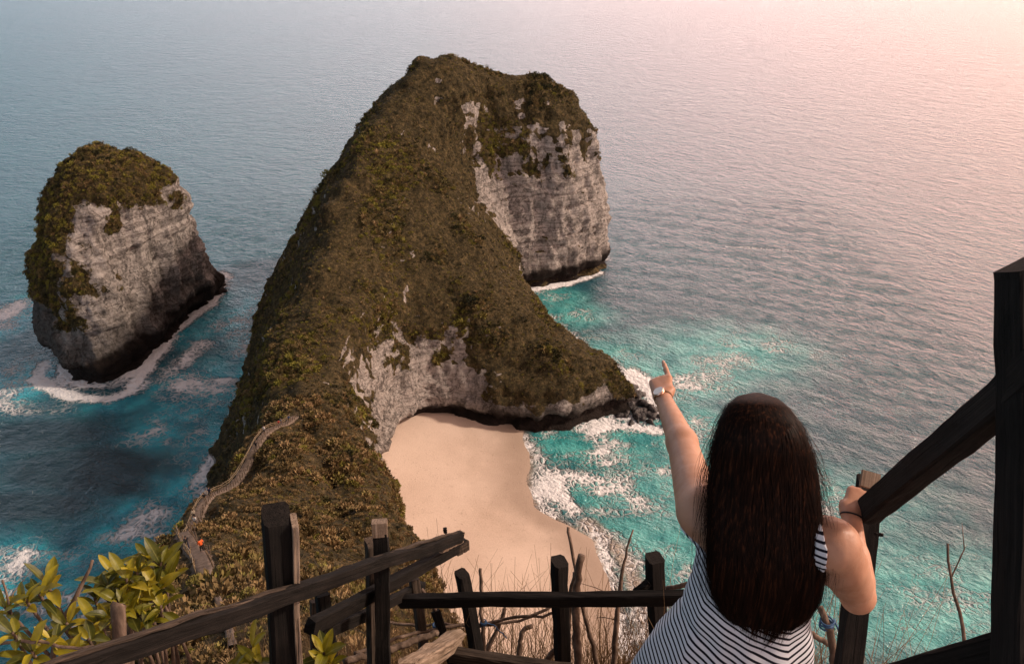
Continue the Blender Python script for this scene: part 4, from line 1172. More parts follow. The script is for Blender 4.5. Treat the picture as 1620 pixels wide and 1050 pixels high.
# ------------------------------------------------------------------ sticks and dead branches
t = NT("dry_bark"); p = t.objc()
MAT_BARK = t.set(Base_Color=t.ramp(t.noise(t.mapping(p, (30, 30, 6)), 1, 5, 0.7), [(0.3, (0.045, 0.03, 0.022)), (0.5, (0.13, 0.09, 0.066)), (0.7, (0.26, 0.19, 0.145))]), Roughness=0.85,
                 Normal=t.bump(t.noise(t.mapping(p, (60, 60, 12)), 1, 4), 0.7, 0.004), Specular_IOR_Level=0.2)
t = NT("blue_cord"); MAT_CORD = t.set(Base_Color=(0.03, 0.09, 0.2), Roughness=0.7)
def stick(name, pts, r0, r1, label, cat, mat=None, seed=0, group=None, root_it=False, twigs=0, jit=0.006):
    """pts: list of (u, v, d)"""
    g = np.random.default_rng(seed)
    w = np.array([N(*q) for q in pts])
    if root_it:
        e = w[-1] - w[-2]; e = e / np.linalg.norm(e); k = 0
        end = w[-1].copy()
        while end[2] > gz(end[0], end[1]) - 0.05 and k < 80: end = end + e * 0.03 + np.array([0, 0, -0.012]); k += 1
        w = np.vstack([w, end])
    L = np.linalg.norm(np.diff(w, axis=0), axis=1).sum()
    w = resample(w, max(L / 26, 0.008))
    w = w + g.normal(size=w.shape) * jit * 0.35 + (fbm(w * 9 + seed, 2)[:, None] * jit * np.array([1, 0.5, 1]))
    base = w[-1].copy()
    rr = np.linspace(r0, r1, len(w)) * (1 + 0.18 * fbm(w * 22 + 3, 2))
    me = tube_mesh(name, w - base, rr, 8)
    o = link(name, me, mat or MAT_BARK, loc=tuple(base))
    tag(o, label, cat, group)
    for k in range(twigs):
        i = int(len(w) * (0.1 + 0.7 * g.random())); a = w[i] - base
        d = g.normal(size=3) * [0.9, 0.5, 0.5] + [0, 0, 0.7]; d /= np.linalg.norm(d); l = 0.08 + 0.14 * g.random()
        m = a + d * l * 0.5 + g.normal(size=3) * 0.01
        link("twig", tube_mesh("twig", [a, m, a + d * l + g.normal(size=3) * 0.02], [r0 * 0.5 + 0.0008, r0 * 0.4 + 0.0006, 0.0006], 5), mat or MAT_BARK, o)
    return o
D = 4.05
stick("stick", [(761, 898, D), (762, 960, D), (766, 1030, D)], 0.008, 0.011, "thin upright brown stick just right of the leaning post", "stick", seed=1, root_it=True)
stick("branch", [(899, 833, D), (905, 870, D), (912, 905, D), (921, 960, D), (938, 1020, D)], 0.007, 0.016, "bare crooked branch reaching highest behind the middle post", "branch", seed=2, root_it=True)
stick("branch", [(920, 876, 4.0), (916, 905, 4.0), (911, 960, 4.0), (915, 1040, 4.0)], 0.018, 0.024, "thick broken stub beside the middle post", "branch", seed=3, root_it=True)
stick("branch", [(911, 905, 4.08), (903, 940, 4.08), (895, 1000, 4.08), (862, 1050, 4.1)], 0.013, 0.017, "slanting dark branch crossing behind the thick stub", "branch", seed=4, root_it=True)
stick("branch", [(1001, 838, 3.95), (992, 868, 3.95), (985, 905, 3.95), (979, 945, 3.95), (974, 1010, 3.95)], 0.004, 0.022, "upright pale brown branch with a fine tip over the swash", "branch", seed=5, root_it=True, twigs=3)
stick("branch", [(800, 960, 4.1), (785, 1000, 4.1), (766, 1040, 4.1)], 0.010, 0.014, "short branch leaning left between the leaning post and the middle post", "branch", seed=6, root_it=True)
stick("branch", [(842, 990, 4.2), (826, 1000, 4.2), (822, 1045, 4.2)], 0.012, 0.015, "stubby bent branch in the grass left of the middle post", "branch", seed=7, root_it=True)
stick("branch", [(668, 930, 4.0), (690, 970, 4.0), (702, 1010, 4.0)], 0.009, 0.012, "short twisted branch under the brace of the sloping railing", "branch", seed=8, root_it=True)
stick("branch", [(1299, 958, 2.5), (1308, 990, 2.5), (1318, 1035, 2.5)], 0.011, 0.017, "pale branch tied with dark cord beside the woman's waist", "branch", seed=9, root_it=True)
stick("branch", [(1280, 1000, 2.6), (1318, 1022, 2.6), (1352, 1046, 2.6)], 0.008, 0.011, "branch lying low behind the post under the handrail", "branch", seed=10)
stick("branch", [(1499, 862, 2.7), (1503, 915, 2.7), (1517, 965, 2.7), (1530, 1035, 2.7)], 0.004, 0.012, "purplish bare branch at lower right before the black post", "branch", seed=11, root_it=True, twigs=3)
stick("cane", [(560, 1035, 3.7), (640, 1006, 3.9), (700, 992, 4.0), (768, 985, 4.05), (840, 972, 4.0), (875, 958, 4.0)], 0.008, 0.008, "upper thin cane tied along the foot of the posts", "cane", seed=12, jit=0.01)
stick("cane", [(610, 985, 4.1), (690, 988, 4.08), (765, 990, 4.07), (830, 978, 4.1), (880, 967, 4.1)], 0.007, 0.007, "lower thin cane tied along the foot of the posts", "cane", seed=13, jit=0.01)
stick("cane", [(1048, 934, 3.85), (1085, 924, 3.8), (1120, 918, 3.8)], 0.012, 0.012, "cane end behind the post nearest the woman", "cane", seed=14)
stick("cane", [(545, 1048, 3.5), (620, 1024, 3.6), (690, 1000, 3.7)], 0.016, 0.014, "thick grey pole low behind the second post", "cane", seed=15, jit=0.01)
stick("branch", [(146, 888, 2.3), (132, 915, 2.3), (118, 948, 2.3), (95, 985, 2.3), (85, 1030, 2.3)], 0.004, 0.019, "grey brown dead branch poking up through the leafy bush", "branch", seed=16, root_it=True, twigs=2)
stick("stump", [(188, 954, 2.25), (190, 1010, 2.27)], 0.019, 0.020, "sawn round stake among the leaves above the sloping rail", "stake", seed=17, root_it=True, jit=0.001)
stick("branch", [(4, 918, 2.2), (14, 960, 2.2), (24, 1000, 2.2), (48, 1050, 2.2)], 0.003, 0.006, "thin bare twig at the far left edge of the bush", "branch", seed=18, twigs=2, root_it=True)
stick("vine", [(-10, 1018, 2.1), (60, 1016, 2.1), (130, 1022, 2.1), (200, 1018, 2.1), (262, 995, 2.15)], 0.0045, 0.004, "long thin vine running level in front of the leaves", "vine", seed=19)
for i, (u, v, d, rr, lab) in enumerate([(765, 985, 4.05, 0.016, "blue cord knotted round the thin upright stick"), (689, 990, 4.05, 0.014, "blue cord tying the canes left of the leaning post"), (1308, 985, 2.5, 0.022, "dark blue cord knotted round the pale branch by the woman")]):
    g = np.random.default_rng(60 + i); c = N(u, v, d)
    a = np.linspace(0, 6.283 * 4, 50)
    pts = np.stack([np.cos(a) * rr * 0.9, np.sin(a) * rr * 0.9, np.linspace(-0.014, 0.014, 50) + 0.003 * np.sin(a * 1.3)], 1)
    tail = pts[-1] + np.cumsum(np.tile([0.006, -0.003, -0.006], (14, 1)) + g.normal(size=(14, 3)) * 0.004, axis=0)
    o = link("cord", tube_mesh("cord", np.vstack([pts, tail]), 0.0028, 6), MAT_CORD, loc=tuple(c))
    tag(o, lab, "cord")

# ------------------------------------------------------------------ bush with long waxy leaves: every leaf its own piece
def leaf_mesh(name, L, W, bend, fold, seed):
    g = np.random.default_rng(seed); nl, nw = 9, 5; vs = []
    for i in range(nl):
        t = i / (nl - 1)
        w = W * (math.sin(math.pi * min(1, t * 0.93 + 0.05)) ** 0.75) * (0.75 + 0.5 * t) * 0.62
        if i == nl - 1: w = W * 0.03
        for j in range(nw):
            s = (j / (nw - 1) - 0.5) * 2
            x = s * w; y = L * t; z = bend * L * (t * t) * -1 + abs(s) * fold * w + 0.03 * W * math.sin(t * 14 + s * 2)
            vs.append((x, y, z))
    fs = np.array([(i * nw + j, i * nw + j + 1, (i + 1) * nw + j + 1, (i + 1) * nw + j) for i in range(nl - 1) for j in range(nw - 1)])
    me = mesh(name, vs, fs); me.polygons.foreach_set('use_smooth', np.ones(len(me.polygons), dtype=bool))
    return me
def leafmat(name, a, b, c):
    t = NT(name); p = t.objc(); x = t.xyz(p)
    vein = t.rng(t.math('ABSOLUTE', x[0]), 0.0, 0.0022, 1.0, 0.0)
    bl = t.noise(p, 30, 4, 0.6)
    f = t.math('ADD', t.math('MULTIPLY', bl, 0.5), t.math('MULTIPLY', t.rnd(), 0.5))
    col = t.ramp(f, [(0.25, a), (0.5, b), (0.78, c)])
    blot = t.rng(t.noise(p, 55, 5, 0.7), 0.60, 0.68)
    col = t.mix(t.math('MULTIPLY', blot, 0.7), col, (0.10, 0.055, 0.02))
    col = t.mix(t.math('MULTIPLY', vein, 0.55), col, (0.30, 0.30, 0.08))
    m = t.set(Base_Color=col, Roughness=0.42, Specular_IOR_Level=0.4, Normal=t.bump(t.noise(t.mapping(p, (60, 200, 60)), 1, 3), 0.25, 0.002))
    tr = t.n.new("ShaderNodeBsdfTranslucent"); t.put(tr.inputs[0], col)
    ms = t.n.new("ShaderNodeMixShader"); ms.inputs[0].default_value = 0.35
    t.l.new(t.b.outputs[0], ms.inputs[1]); t.l.new(tr.outputs[0], ms.inputs[2]); t.l.new(ms.outputs[0], t.out.inputs[0])
    return m
MAT_LEAF = leafmat("waxy_leaf", (0.06, 0.07, 0.008), (0.24, 0.22, 0.015), (0.55, 0.43, 0.03))
LEAVES = [leaf_mesh("leaf", 0.086, 0.025, 0.25, 0.45, 1), leaf_mesh("leaf", 0.070, 0.026, 0.6, 0.6, 2), leaf_mesh("leaf", 0.095, 0.024, 0.12, 0.4, 3), leaf_mesh("leaf", 0.058, 0.021, 0.9, 0.6, 4)]
for m in LEAVES: m.materials.append(MAT_LEAF)
def bush(root_xy, rosettes, label, seed, nmin=6, nmax=9, size=1.0):
    g = np.random.default_rng(seed)
    base = np.array([root_xy[0], root_xy[1], gz(*root_xy) - 0.03])
    o = empty("leafy_shrub", base); tag(o, label, "shrub")
    for (u, v, d) in rosettes:
        c = N(u, v, d)
        mid = base * 0.45 + c * 0.55 + g.normal(size=3) * 0.05 + np.array([0, 0, -0.06])
        st = resample(np.array([base, mid, c]), 0.05)
        link("stem", tube_mesh("stem", st - base, np.linspace(0.010, 0.004, len(st)), 6), MAT_BARK, o)
        axis_ = (c - mid); axis_ /= np.linalg.norm(axis_); axis_ = axis_ * 0.6 + np.array([0, -0.1, 0.8]); axis_ /= np.linalg.norm(axis_)
        n = g.integers(nmin, nmax + 1)
        for k in range(n):
            lv = 0.15 + 0.85 * (k / n)           # outer leaves spread, inner stand up
            az = k * 2.4 + g.random() * 0.5
            a = np.cross(axis_, [0.3, 1, 0.2]); a /= np.linalg.norm(a); b = np.cross(axis_, a)
            out = a * math.cos(az) + b * math.sin(az)
            el = 1.35 - 0.95 * (1 - lv) - g.random() * 0.25
            dirn = Vector(out * math.cos(el) + axis_ * math.sin(el)).normalized()
            nrm = Vector(axis_ * math.cos(el) - out * math.sin(el)).normalized()
            xx = dirn.cross(nrm).normalized()
            M = Matrix((xx, dirn, xx.cross(dirn))).transposed().to_4x4() @ Matrix.Rotation(g.normal() * 0.35, 4, 'Y')
            s = (0.55 + 0.55 * g.random()) * size
            M = M @ Matrix.Scale(s, 4)
            pos = c - axis_ * 0.035 * (1 - lv) - base + out * 0.004
            M.translation = Vector(pos)
            lf = bpy.data.objects.new("leaf", LEAVES[g.integers(0, 4)]); COL.objects.link(lf); lf.parent = o; lf.matrix_basis = M
ros = [(40, 948, 2.2), (62, 940, 2.25), (20, 1000, 2.1), (75, 925, 2.3), (50, 1030, 2.1), (105, 985, 2.25), (110, 1040, 2.15), (150, 985, 2.3), (170, 925, 2.4), (180, 905, 2.45), (200, 915, 2.4), (185, 950, 2.35),
       (215, 900, 2.45), (235, 880, 2.5), (255, 890, 2.5), (245, 925, 2.45), (262, 915, 2.5), (225, 955, 2.4), (205, 965, 2.35), (255, 958, 2.4), (150, 945, 2.4), (140, 1010, 2.2), (215, 930, 2.42), (172, 975, 2.3), (8, 960, 2.2), (80, 1010, 2.15), (240, 978, 2.4)]
bush((-1.22, 1.75), ros, "yellow green bush with long waxy leaves at the lower left corner", 71)
bush((-0.72, 2.1), [(398, 1022, 2.75), (405, 1045, 2.72)], "small leafy sprig under the sloping rail, left of the thick post", 72, 5, 7, 1.1)
bush((-0.52, 2.25), [(512, 1032, 2.85), (520, 1050, 2.85)], "small leafy sprig right of the thick post at the bottom edge", 73, 6, 8, 1.15)

# ------------------------------------------------------------------ dry grass and brush on the edge
t = NT("straw"); p = t.pos()
MAT_STRAW = t.set(Base_Color=t.ramp(t.noise(p, 7, 3), [(0.3, (0.10, 0.06, 0.03)), (0.5, (0.24, 0.16, 0.085)), (0.72, (0.38, 0.28, 0.16))]), Roughness=0.8, Specular_IOR_Level=0.2)
def straw_patch(name, n, region, hmin, hmax, seed, label, lean=0.5, w=0.0022):
    g = np.random.default_rng(seed); vs = []; fs = []
    for i in range(n):
        x = region[0] + (region[1] - region[0]) * g.random(); y = region[2] + (region[3] - region[2]) * g.random() ** 1.4
        z = gz(x, y) - 0.05; h = hmin + (hmax - hmin) * g.random() ** 2.2
        a = g.random() * 6.283; dv = np.array([math.cos(a), math.sin(a), 0]); l = lean * g.random() * 1.3
        curl = (g.random() - 0.3) * 1.2
        s = np.array([1.0, 0.25 * g.normal(), 0]); s /= np.linalg.norm(s)
        b = len(vs); m = 6
        for k in range(m):
            t_ = k / (m - 1)
            c = np.array([x, y, z]) + dv * h * l * t_ ** 1.5 + np.array([0, 0, h * t_ * (1 - 0.35 * l * t_)]) + np.array([-dv[1], dv[0], 0]) * curl * 0.15 * h * math.sin(t_ * 3)
            ww = w * (1.1 - 0.85 * t_)
            vs += [c - s * ww, c + s * ww]
        fs += [(b + 2 * k, b + 2 * k + 1, b + 2 * k + 3, b + 2 * k + 2) for k in range(m - 1)]
        if g.random() < 0.45:                       # side twiglets
            for q in range(3):
                kk_ = 2 + int(g.random() * 3); c = vs[b + 2 * kk_]
                e = c + (g.normal(size=3) * [1, 0.6, 0.6] + [0, 0, 0.5]) * 0.05
                b2 = len(vs); vs += [c - s * w * 0.5, c + s * w * 0.5, e + s * w * 0.3, e - s * w * 0.3]; fs.append((b2, b2 + 1, b2 + 2, b2 + 3))
    o = link(name, mesh(name, vs, np.array(fs)), MAT_STRAW)
    tag(o, label, kind='stuff'); return o
straw_patch("dry_grass", 4200, (-1.5, 1.0, 2.95, 4.2), 0.2, 1.0, 81, "dry straw coloured grass below the railings")
straw_patch("dry_grass", 1500, (0.7, 2.3, 2.3, 3.7), 0.2, 0.95, 82, "dry grass below the right railing", 0.4)
straw_patch("dry_grass", 16, (1.1, 1.7, 2.2, 2.8), 1.0, 1.25, 83, "tall dry stalks before the water at lower right", 0.25, 0.0025)
straw_patch("dry_grass", 500, (-2.4, -0.9, 1.6, 3.4), 0.12, 0.5, 84, "dry grass under the leafy bush")
# ------------------------------------------------------------------ the woman pointing out to sea
C0 = np.array([0, 0, CAM_H])
def W_(x, y, z): return np.array([x, y, z + CAM_H])
HEAD = N(1206, 702, 1.875)
sL, sR = N(1108, 808, 2.03), N(1322, 862, 1.88)
eL, wL = N(1079, 700, 2.30), N(1048, 627, 2.53)
eR, wR = N(1357, 943, 2.10), N(1347, 815, 2.26)
TB = np.array([  # z, cx, cy, a, b  (relative to the camera height)
    (-1.24, .590, 1.515, .052, .050), (-1.29, .600, 1.51, .085, .058), (-1.34, .606, 1.505, .145, .078), (-1.42, .606, 1.51, .152, .100), (-1.50, .600, 1.51, .146, .104),
    (-1.60, .588, 1.50, .146, .106), (-1.70, .570, 1.485, .178, .130), (-1.80, .556, 1.48, .192, .145), (-1.90, .552, 1.485, .190, .140), (-1.97, .552, 1.49, .165, .115)])
TD = np.array([
    (-1.30, .603, 1.51, .095, .066), (-1.34, .606, 1.505, .150, .090), (-1.42, .606, 1.51, .155, .112), (-1.50, .598, 1.51, .153, .116), (-1.60, .586, 1.50, .164, .122), (-1.66, .575, 1.49, .190, .138), (-1.72, .558, 1.485, .212, .152),
    (-1.80, .545, 1.48, .228, .166), (-1.92, .540, 1.485, .242, .178), (-2.05, .540, 1.49, .252, .186), (-2.20, .540, 1.49, .262, .194)])
def tube_field(p, T):
    z = p[..., 2] - CAM_H; o = np.argsort(T[:, 0])
    q = [np.interp(z, T[o, 0], T[o, k]) for k in (1, 2, 3, 4)]
    r = np.sqrt(((p[..., 0] - q[0]) / q[2]) ** 2 + ((p[..., 1] - q[1]) / q[3]) ** 2)
    d = (r - 1) * np.minimum(q[2], q[3])
    d = np.maximum(d, np.maximum(T[:, 0].min() - z, z - T[:, 0].max()))
    return d

class Field:
    def __init__(s, lo, hi, res):
        s.lo = np.array(lo, float); s.res = res
        s.n = np.ceil((np.array(hi) - s.lo) / res).astype(int) + 1
        s.F = np.full(tuple(s.n), 0.05, dtype=np.float32)
    def sub(s, lo, hi):
        a = np.clip(np.floor((np.array(lo) - s.lo) / s.res).astype(int), 0, s.n - 1); b = np.clip(np.ceil((np.array(hi) - s.lo) / s.res).astype(int) + 1, 1, s.n)
        sl = tuple(slice(i, j) for i, j in zip(a, b))
        G = np.stack(np.meshgrid(*[s.lo[k] + s.res * np.arange(a[k], b[k]) for k in range(3)], indexing='ij'), -1)
        return sl, G
    def add(s, fn, lo, hi, k=0.02):
        sl, G = s.sub(lo, hi); d = fn(G).astype(np.float32)
        s.F[sl] = smin(s.F[sl], np.minimum(d, 0.05), k) if k > 0 else np.minimum(s.F[sl], d)
    def cone(s, a, b, ra, rb, k=0.02):
        m = max(ra, rb) + 0.03 + k
        s.add(lambda G: rc(G, a, b, ra, rb), np.minimum(a, b) - m, np.maximum(a, b) + m, k)
    def ell(s, c, r, k=0.02):
        c = np.array(c); r = np.array(r)
        s.add(lambda G: (np.linalg.norm((G - c) / r, axis=-1) - 1) * r.min(), c - r - 0.04, c + r + 0.04, k)

def nrmz(v): v = np.asarray(v, float); return v / np.linalg.norm(v)
def hand(f, wrist, fwd, palm, right, fingers, thumb, sc=1.0):
    """fwd: wrist->knuckles, palm: direction the palm faces, right: towards the thumb side"""
    kn = []
    for off, ln in ((0.027, 0.084), (0.009, 0.087), (-0.009, 0.083), (-0.026, 0.075)):
        k = wrist + fwd * ln * sc + right * off * sc
        f.cone(wrist + right * off * 0.55 * sc + fwd * 0.01, k, 0.016 * sc, 0.0115 * sc, 0.012)
        kn.append(k)
    for k, (lens, bends, spread) in zip(kn, fingers):
        p_ = k.copy(); ang = 0.0; r = 0.0098 * sc
        for l, b in zip(lens, bends):
            ang += b
            dr = fwd * math.cos(ang) + palm * math.sin(ang) + right * spread
            q = p_ + dr * l * sc
            f.cone(p_, q, r, r * 0.88, 0.004); r *= 0.88; p_ = q
    tb = wrist + fwd * 0.022 * sc + right * 0.026 * sc
    f.cone(wrist + right * 0.01, tb, 0.016 * sc, 0.015 * sc, 0.012)
    r = 0.0125 * sc; p_ = tb
    for (dv, l) in thumb:
        dr = nrmz(fwd * dv[0] + palm * dv[1] + right * dv[2]); q = p_ + dr * l * sc
        f.cone(p_, q, r, r * 0.86, 0.006); r *= 0.86; p_ = q

fb = Field((0.30, 1.20, CAM_H - 2.62), (1.06, 2.74, CAM_H - 0.92), 0.005)
fb.add(lambda G: tube_field(G, TB), W_(0.32, 1.25, -2.0), W_(0.84, 1.75, -1.2), 0.03)
# shoulders, arms
mid = W_(0.602, 1.50, -1.30)
fb.cone(mid, sL * 0.85 + mid * 0.15, 0.055, 0.050, 0.05); fb.cone(mid, sR * 0.85 + mid * 0.15, 0.055, 0.050, 0.05)
fb.cone(sL, eL, 0.057, 0.041, 0.045)
fb.cone(eL, wL, 0.0412, 0.0245, 0.02)
fb.cone(sR, eR, 0.055, 0.040, 0.035)
fb.cone(sR * .7 + eR * .3 + [0, -.006, -.01], sR * .3 + eR * .7, 0.048, 0.042, 0.03)
fb.cone(eR, wR, 0.040, 0.0255, 0.02)
fb.cone(eR * .8 + wR * .2, eR * .55 + wR * .45, 0.043, 0.036, 0.02)
# left hand: index out, the others folded
fwd = nrmz(N(1043, 585, 2.64) - wL); palm = nrmz(np.array([0.25, 0.1, -1]) - fwd * np.dot([0.25, 0.1, -1], fwd)); rt = nrmz(np.cross(fwd, -palm))
curl = [((0.040, 0.026, 0.018), (1.35, 1.5, 0.7), 0.0)]
hand(fb, wL, fwd, palm, rt, [((0.048, 0.028, 0.022), (0.02, 0.05, 0.04), -0.12)] + curl * 3, [((0.8, 0.55, 0.15), 0.030), ((0.7, 0.6, -0.5), 0.026)])
# right hand over the handrail
fwd = nrmz(N(1364, 778, 2.335) - wR + np.array([0.0, 0.0, 0.02])); palm = nrmz(np.array([0.1, 0.25, -1]) - fwd * np.dot([0.1, 0.25, -1], fwd)); rt = nrmz(np.cross(palm, fwd)) * 1.0
rt = nrmz(np.cross(fwd, -palm)); rt = -rt     # right hand, palm down: thumb on the left
g4 = [((0.040, 0.028, 0.020), (0.75, 0.85, 0.6), 0.0)] * 4
hand(fb, wR, fwd, palm, rt, g4, [((0.7, 0.6, 0.2), 0.032), ((0.5, 0.85, -0.1), 0.026)])
# neck and head
FW = nrmz([-0.16, 1.0, -0.06]); UP = np.array([0, 0, 1.0]); SD = nrmz(np.cross(FW, UP))
fb.cone(W_(0.598, 1.515, -1.28), HEAD + [0, -0.005, -0.07], 0.056, 0.050, 0.03)
fb.ell(HEAD + [0, 0, -0.002], (0.067, 0.082, 0.076), 0.02)
fb.cone(HEAD + FW * 0.035 + [0, 0, -0.03], HEAD + FW * 0.058 + [0, 0, -0.088], 0.062, 0.034, 0.03)
fb.cone(HEAD + FW * 0.088 + [0, 0, 0.0], HEAD + FW * 0.110 + [0, 0, -0.034], 0.008, 0.0125, 0.012)
fb.cone(HEAD + FW * 0.091 + SD * 0.018 + [0, 0, -0.062], HEAD + FW * 0.091 - SD * 0.018 + [0, 0, -0.062], 0.008, 0.008, 0.008)
for s in (-1, 1):
    fb.cone(HEAD + SD * s * 0.074 + [0, 0, 0.012], HEAD + SD * s * 0.076 + [0, 0, -0.028], 0.014, 0.010, 0.008)
    fb.cone(HEAD + FW * 0.082 + SD * s * 0.012 + [0, 0, 0.028], HEAD + FW * 0.075 + SD * s * 0.045 + [0, 0, 0.026], 0.009, 0.008, 0.015)
# legs and feet
floorz = -2.585
for s, x in ((-1, 0.46), (1, 0.645)):
    hp = W_(0.552 + s * 0.085, 1.49, -1.93); kn_ = W_(x, 1.52, -2.21 + 0.02 * s); an = W_(x + s * 0.01, 1.47, -2.50)
    fb.cone(hp, kn_, 0.088, 0.058, 0.03); fb.cone(kn_, an, 0.054, 0.034, 0.03)
    fb.cone(kn_ * .7 + an * .3 + [0, -0.02, 0], kn_ * .45 + an * .55, 0.052, 0.042, 0.03)
    fb.cone(an + [0, -0.025, -0.055], an + [s * 0.015, 0.12, -0.062], 0.03, 0.024, 0.03)
Vb, Qb = surface_nets(fb.F, fb.lo, fb.res)
del fb
Vb = Vb - C0
def relax(V, Q, it=2, lam=0.5):
    e = np.concatenate([Q[:, [0, 1]], Q[:, [1, 2]], Q[:, [2, 3]], Q[:, [3, 0]]])
    for _ in range(it):
        s = np.zeros_like(V); c = np.bincount(np.concatenate([e[:, 0], e[:, 1]]), minlength=len(V)).astype(float)
        for k in range(3):
            s[:, k] = np.bincount(e[:, 0], weights=V[e[:, 1], k], minlength=len(V)) + np.bincount(e[:, 1], weights=V[e[:, 0], k], minlength=len(V))
        V = V * (1 - lam) + lam * s / np.maximum(c, 1)[:, None]
    return V
Vb = relax(Vb, Qb, 2, 0.4)
t = NT("skin"); p = t.objc()
mot = t.noise(p, 9, 4, 0.6); fine = t.noise(p, 260, 3, 0.6)
col = t.mix(t.rng(mot, 0.3, 0.7), (0.36, 0.175, 0.105), (0.47, 0.25, 0.16))
fr = t.rng(t.voro(p, 130, 'F1'), 0.05, 0.22, 1.0, 0.0)
col = t.mix(t.math('MULTIPLY', fr, t.math('MULTIPLY', t.rng(t.noise(p, 40, 2), 0.45, 0.6), 0.35)), col, (0.24, 0.10, 0.06))
MAT_SKIN = t.set(Base_Color=col, Roughness=t.rng(t.noise(p, 60, 3), 0.3, 0.7, 0.42, 0.62), Normal=t.bump(t.math('ADD', t.math('MULTIPLY', fine, 0.5), t.noise(p, 45, 4)), 0.35, 0.002), Specular_IOR_Level=0.4)
t.b.inputs['Subsurface Weight'].default_value = 0.12
t.b.inputs['Subsurface Radius'].default_value = (0.012, 0.005, 0.003)
t.b.inputs['Subsurface Scale'].default_value = 1.0
woman = link("person", mesh("person", Vb - np.array([0.56, 1.49, -2.59]), Qb), MAT_SKIN, loc=(0.56, 1.49, CAM_H - 2.59))
ORG = np.array([0.56, 1.49, CAM_H - 2.59])
tag(woman, "woman with long dark hair in a striped dress, seen from behind, pointing out to sea", "person")
# eyes
me = grid_mesh("eye", lambda q: np.linalg.norm(q, axis=-1) - 0.012, (-0.016,) * 3, (0.016,) * 3, 0.003)
MAT_EYE = flat_mat("eye_white", (0.7, 0.68, 0.66), 0.2)
for s in (-1, 1):
    link("eye", me, MAT_EYE, woman, tuple(HEAD + FW * 0.072 + SD * s * 0.031 + [0, 0, 0.008] - ORG))

# ---- dress
fd = Field((0.24, 1.22, CAM_H - 2.24), (0.86, 1.76, CAM_H - 1.24), 0.005)
sl, G = fd.sub(fd.lo, fd.lo + fd.res * fd.n)
d = tube_field(G, TD)
for s_ in (sL, sR):
    d = smin(d, rc(G, mid, s_ * 0.85 + mid * 0.15, 0.066, 0.061), 0.05)
zz = G[..., 2] - CAM_H; xx = G[..., 0]; yy = G[..., 1]
d = smin(d, np.maximum(rc(G, sR, sR * .6 + eR * .4, 0.0645, 0.058), -1.41 - zz), 0.03)
d = smin(d, np.maximum(rc(G, sL, sL * .7 + eL * .3, 0.065, 0.058), zz + 1.335), 0.03)
arm = np.clip((zz + 1.47) / 0.04, 0, 1)
armL = np.clip((zz + 1.42) / 0.04, 0, 1)
d = np.maximum(d, ((0.478 - (yy - 1.55) * 0.25) - xx) * 0.9 - (1 - armL) * 0.3)
d = np.maximum(d, (xx - 0.708 + 0.10 * (zz + 1.36)) * 0.9 - (1 - arm) * 0.3)
d = np.maximum(d, -(rc(G, sR * .55 + eR * .45, eR, 0.062, 0.05)))
# scooped back: the hair covers most of it
sc_ = np.sqrt(((xx - 0.592) / 0.085) ** 2 + ((zz + 1.29) / 0.13) ** 2) - 1
d = np.maximum(d, -sc_ * 0.07)
d = np.maximum(d, -2.18 - zz + 0.012 * np.sin(np.arctan2(yy - 1.49, xx - 0.54) * 9))
# gathers and creases: shallow folds fanning from the waist
th = np.arctan2(yy - 1.49, xx - 0.55)
fold = np.sin(th * 11 + zz * 6 + 1.2 * np.sin(zz * 9)) * 0.0045 * np.clip((-1.5 - zz) / 0.3, 0, 1)
crease = 0.006 * np.exp(-((zz + 1.62 + 0.35 * (xx - 0.5)) / 0.012) ** 2) * np.exp(-((xx - 0.46) / 0.07) ** 2) + 0.005 * np.exp(-((zz + 1.53 + 0.55 * (xx - 0.5)) / 0.010) ** 2) * np.exp(-((xx - 0.50) / 0.06) ** 2)
d = d + fold + crease
fd.F[sl] = d
fd.F[0] = fd.F[-1] = 1; fd.F[:, 0] = fd.F[:, -1] = 1; fd.F[:, :, 0] = fd.F[:, :, -1] = 1
Vd, Qd = surface_nets(fd.F, fd.lo, fd.res); del fd
Vd = relax(Vd - C0, Qd, 2, 0.4)
x, y, z = Vd.T
kink = 0.445 + 0.30 * (z + 1.58)
seam = 0.668 + 0.02 * (z + 1.6)
sM = z + 0.50 * (x - seam)
sLft = (z + 0.50 * (kink - seam)) + 1.25 * (x - kink)
sRt = z - 0.16 * (x - seam)
s_ = np.where(x > seam, sRt, np.where(x > kink, sM, sLft))
top = sstep(-1.50, -1.44, z) * (x > 0.6)
s_ = s_ * (1 - top) + (z + 0.1 * (y - 1.5)) * top
s_ = s_ + 0.004 * fbm(Vd * 14, 2)
me = mesh("dress", Vd + C0 - ORG, Qd); attr(me, 'stripe', s_)
t = NT("striped_jersey"); p = t.objc()
st = t.math('FRACT', t.math('MULTIPLY', t.attr('stripe'), 1 / 0.0165))
edge = t.math('ADD', st, t.math('MULTIPLY', t.math('SUBTRACT', t.noise(p, 300, 2), 0.5), 0.06))
blk = t.math('MULTIPLY', t.rng(edge, 0.02, 0.10), t.rng(edge, 0.40, 0.48, 1.0, 0.0))
col = t.mix(blk, (0.56, 0.58, 0.63), (0.006, 0.006, 0.012))
knit = t.noise(t.mapping(p, (1, 1, 1)), 700, 2)
t.set(Base_Color=col, Roughness=0.9, Normal=t.bump(knit, 0.3, 0.001), Specular_IOR_Level=0.15)
link("dress", me, t.m, woman)

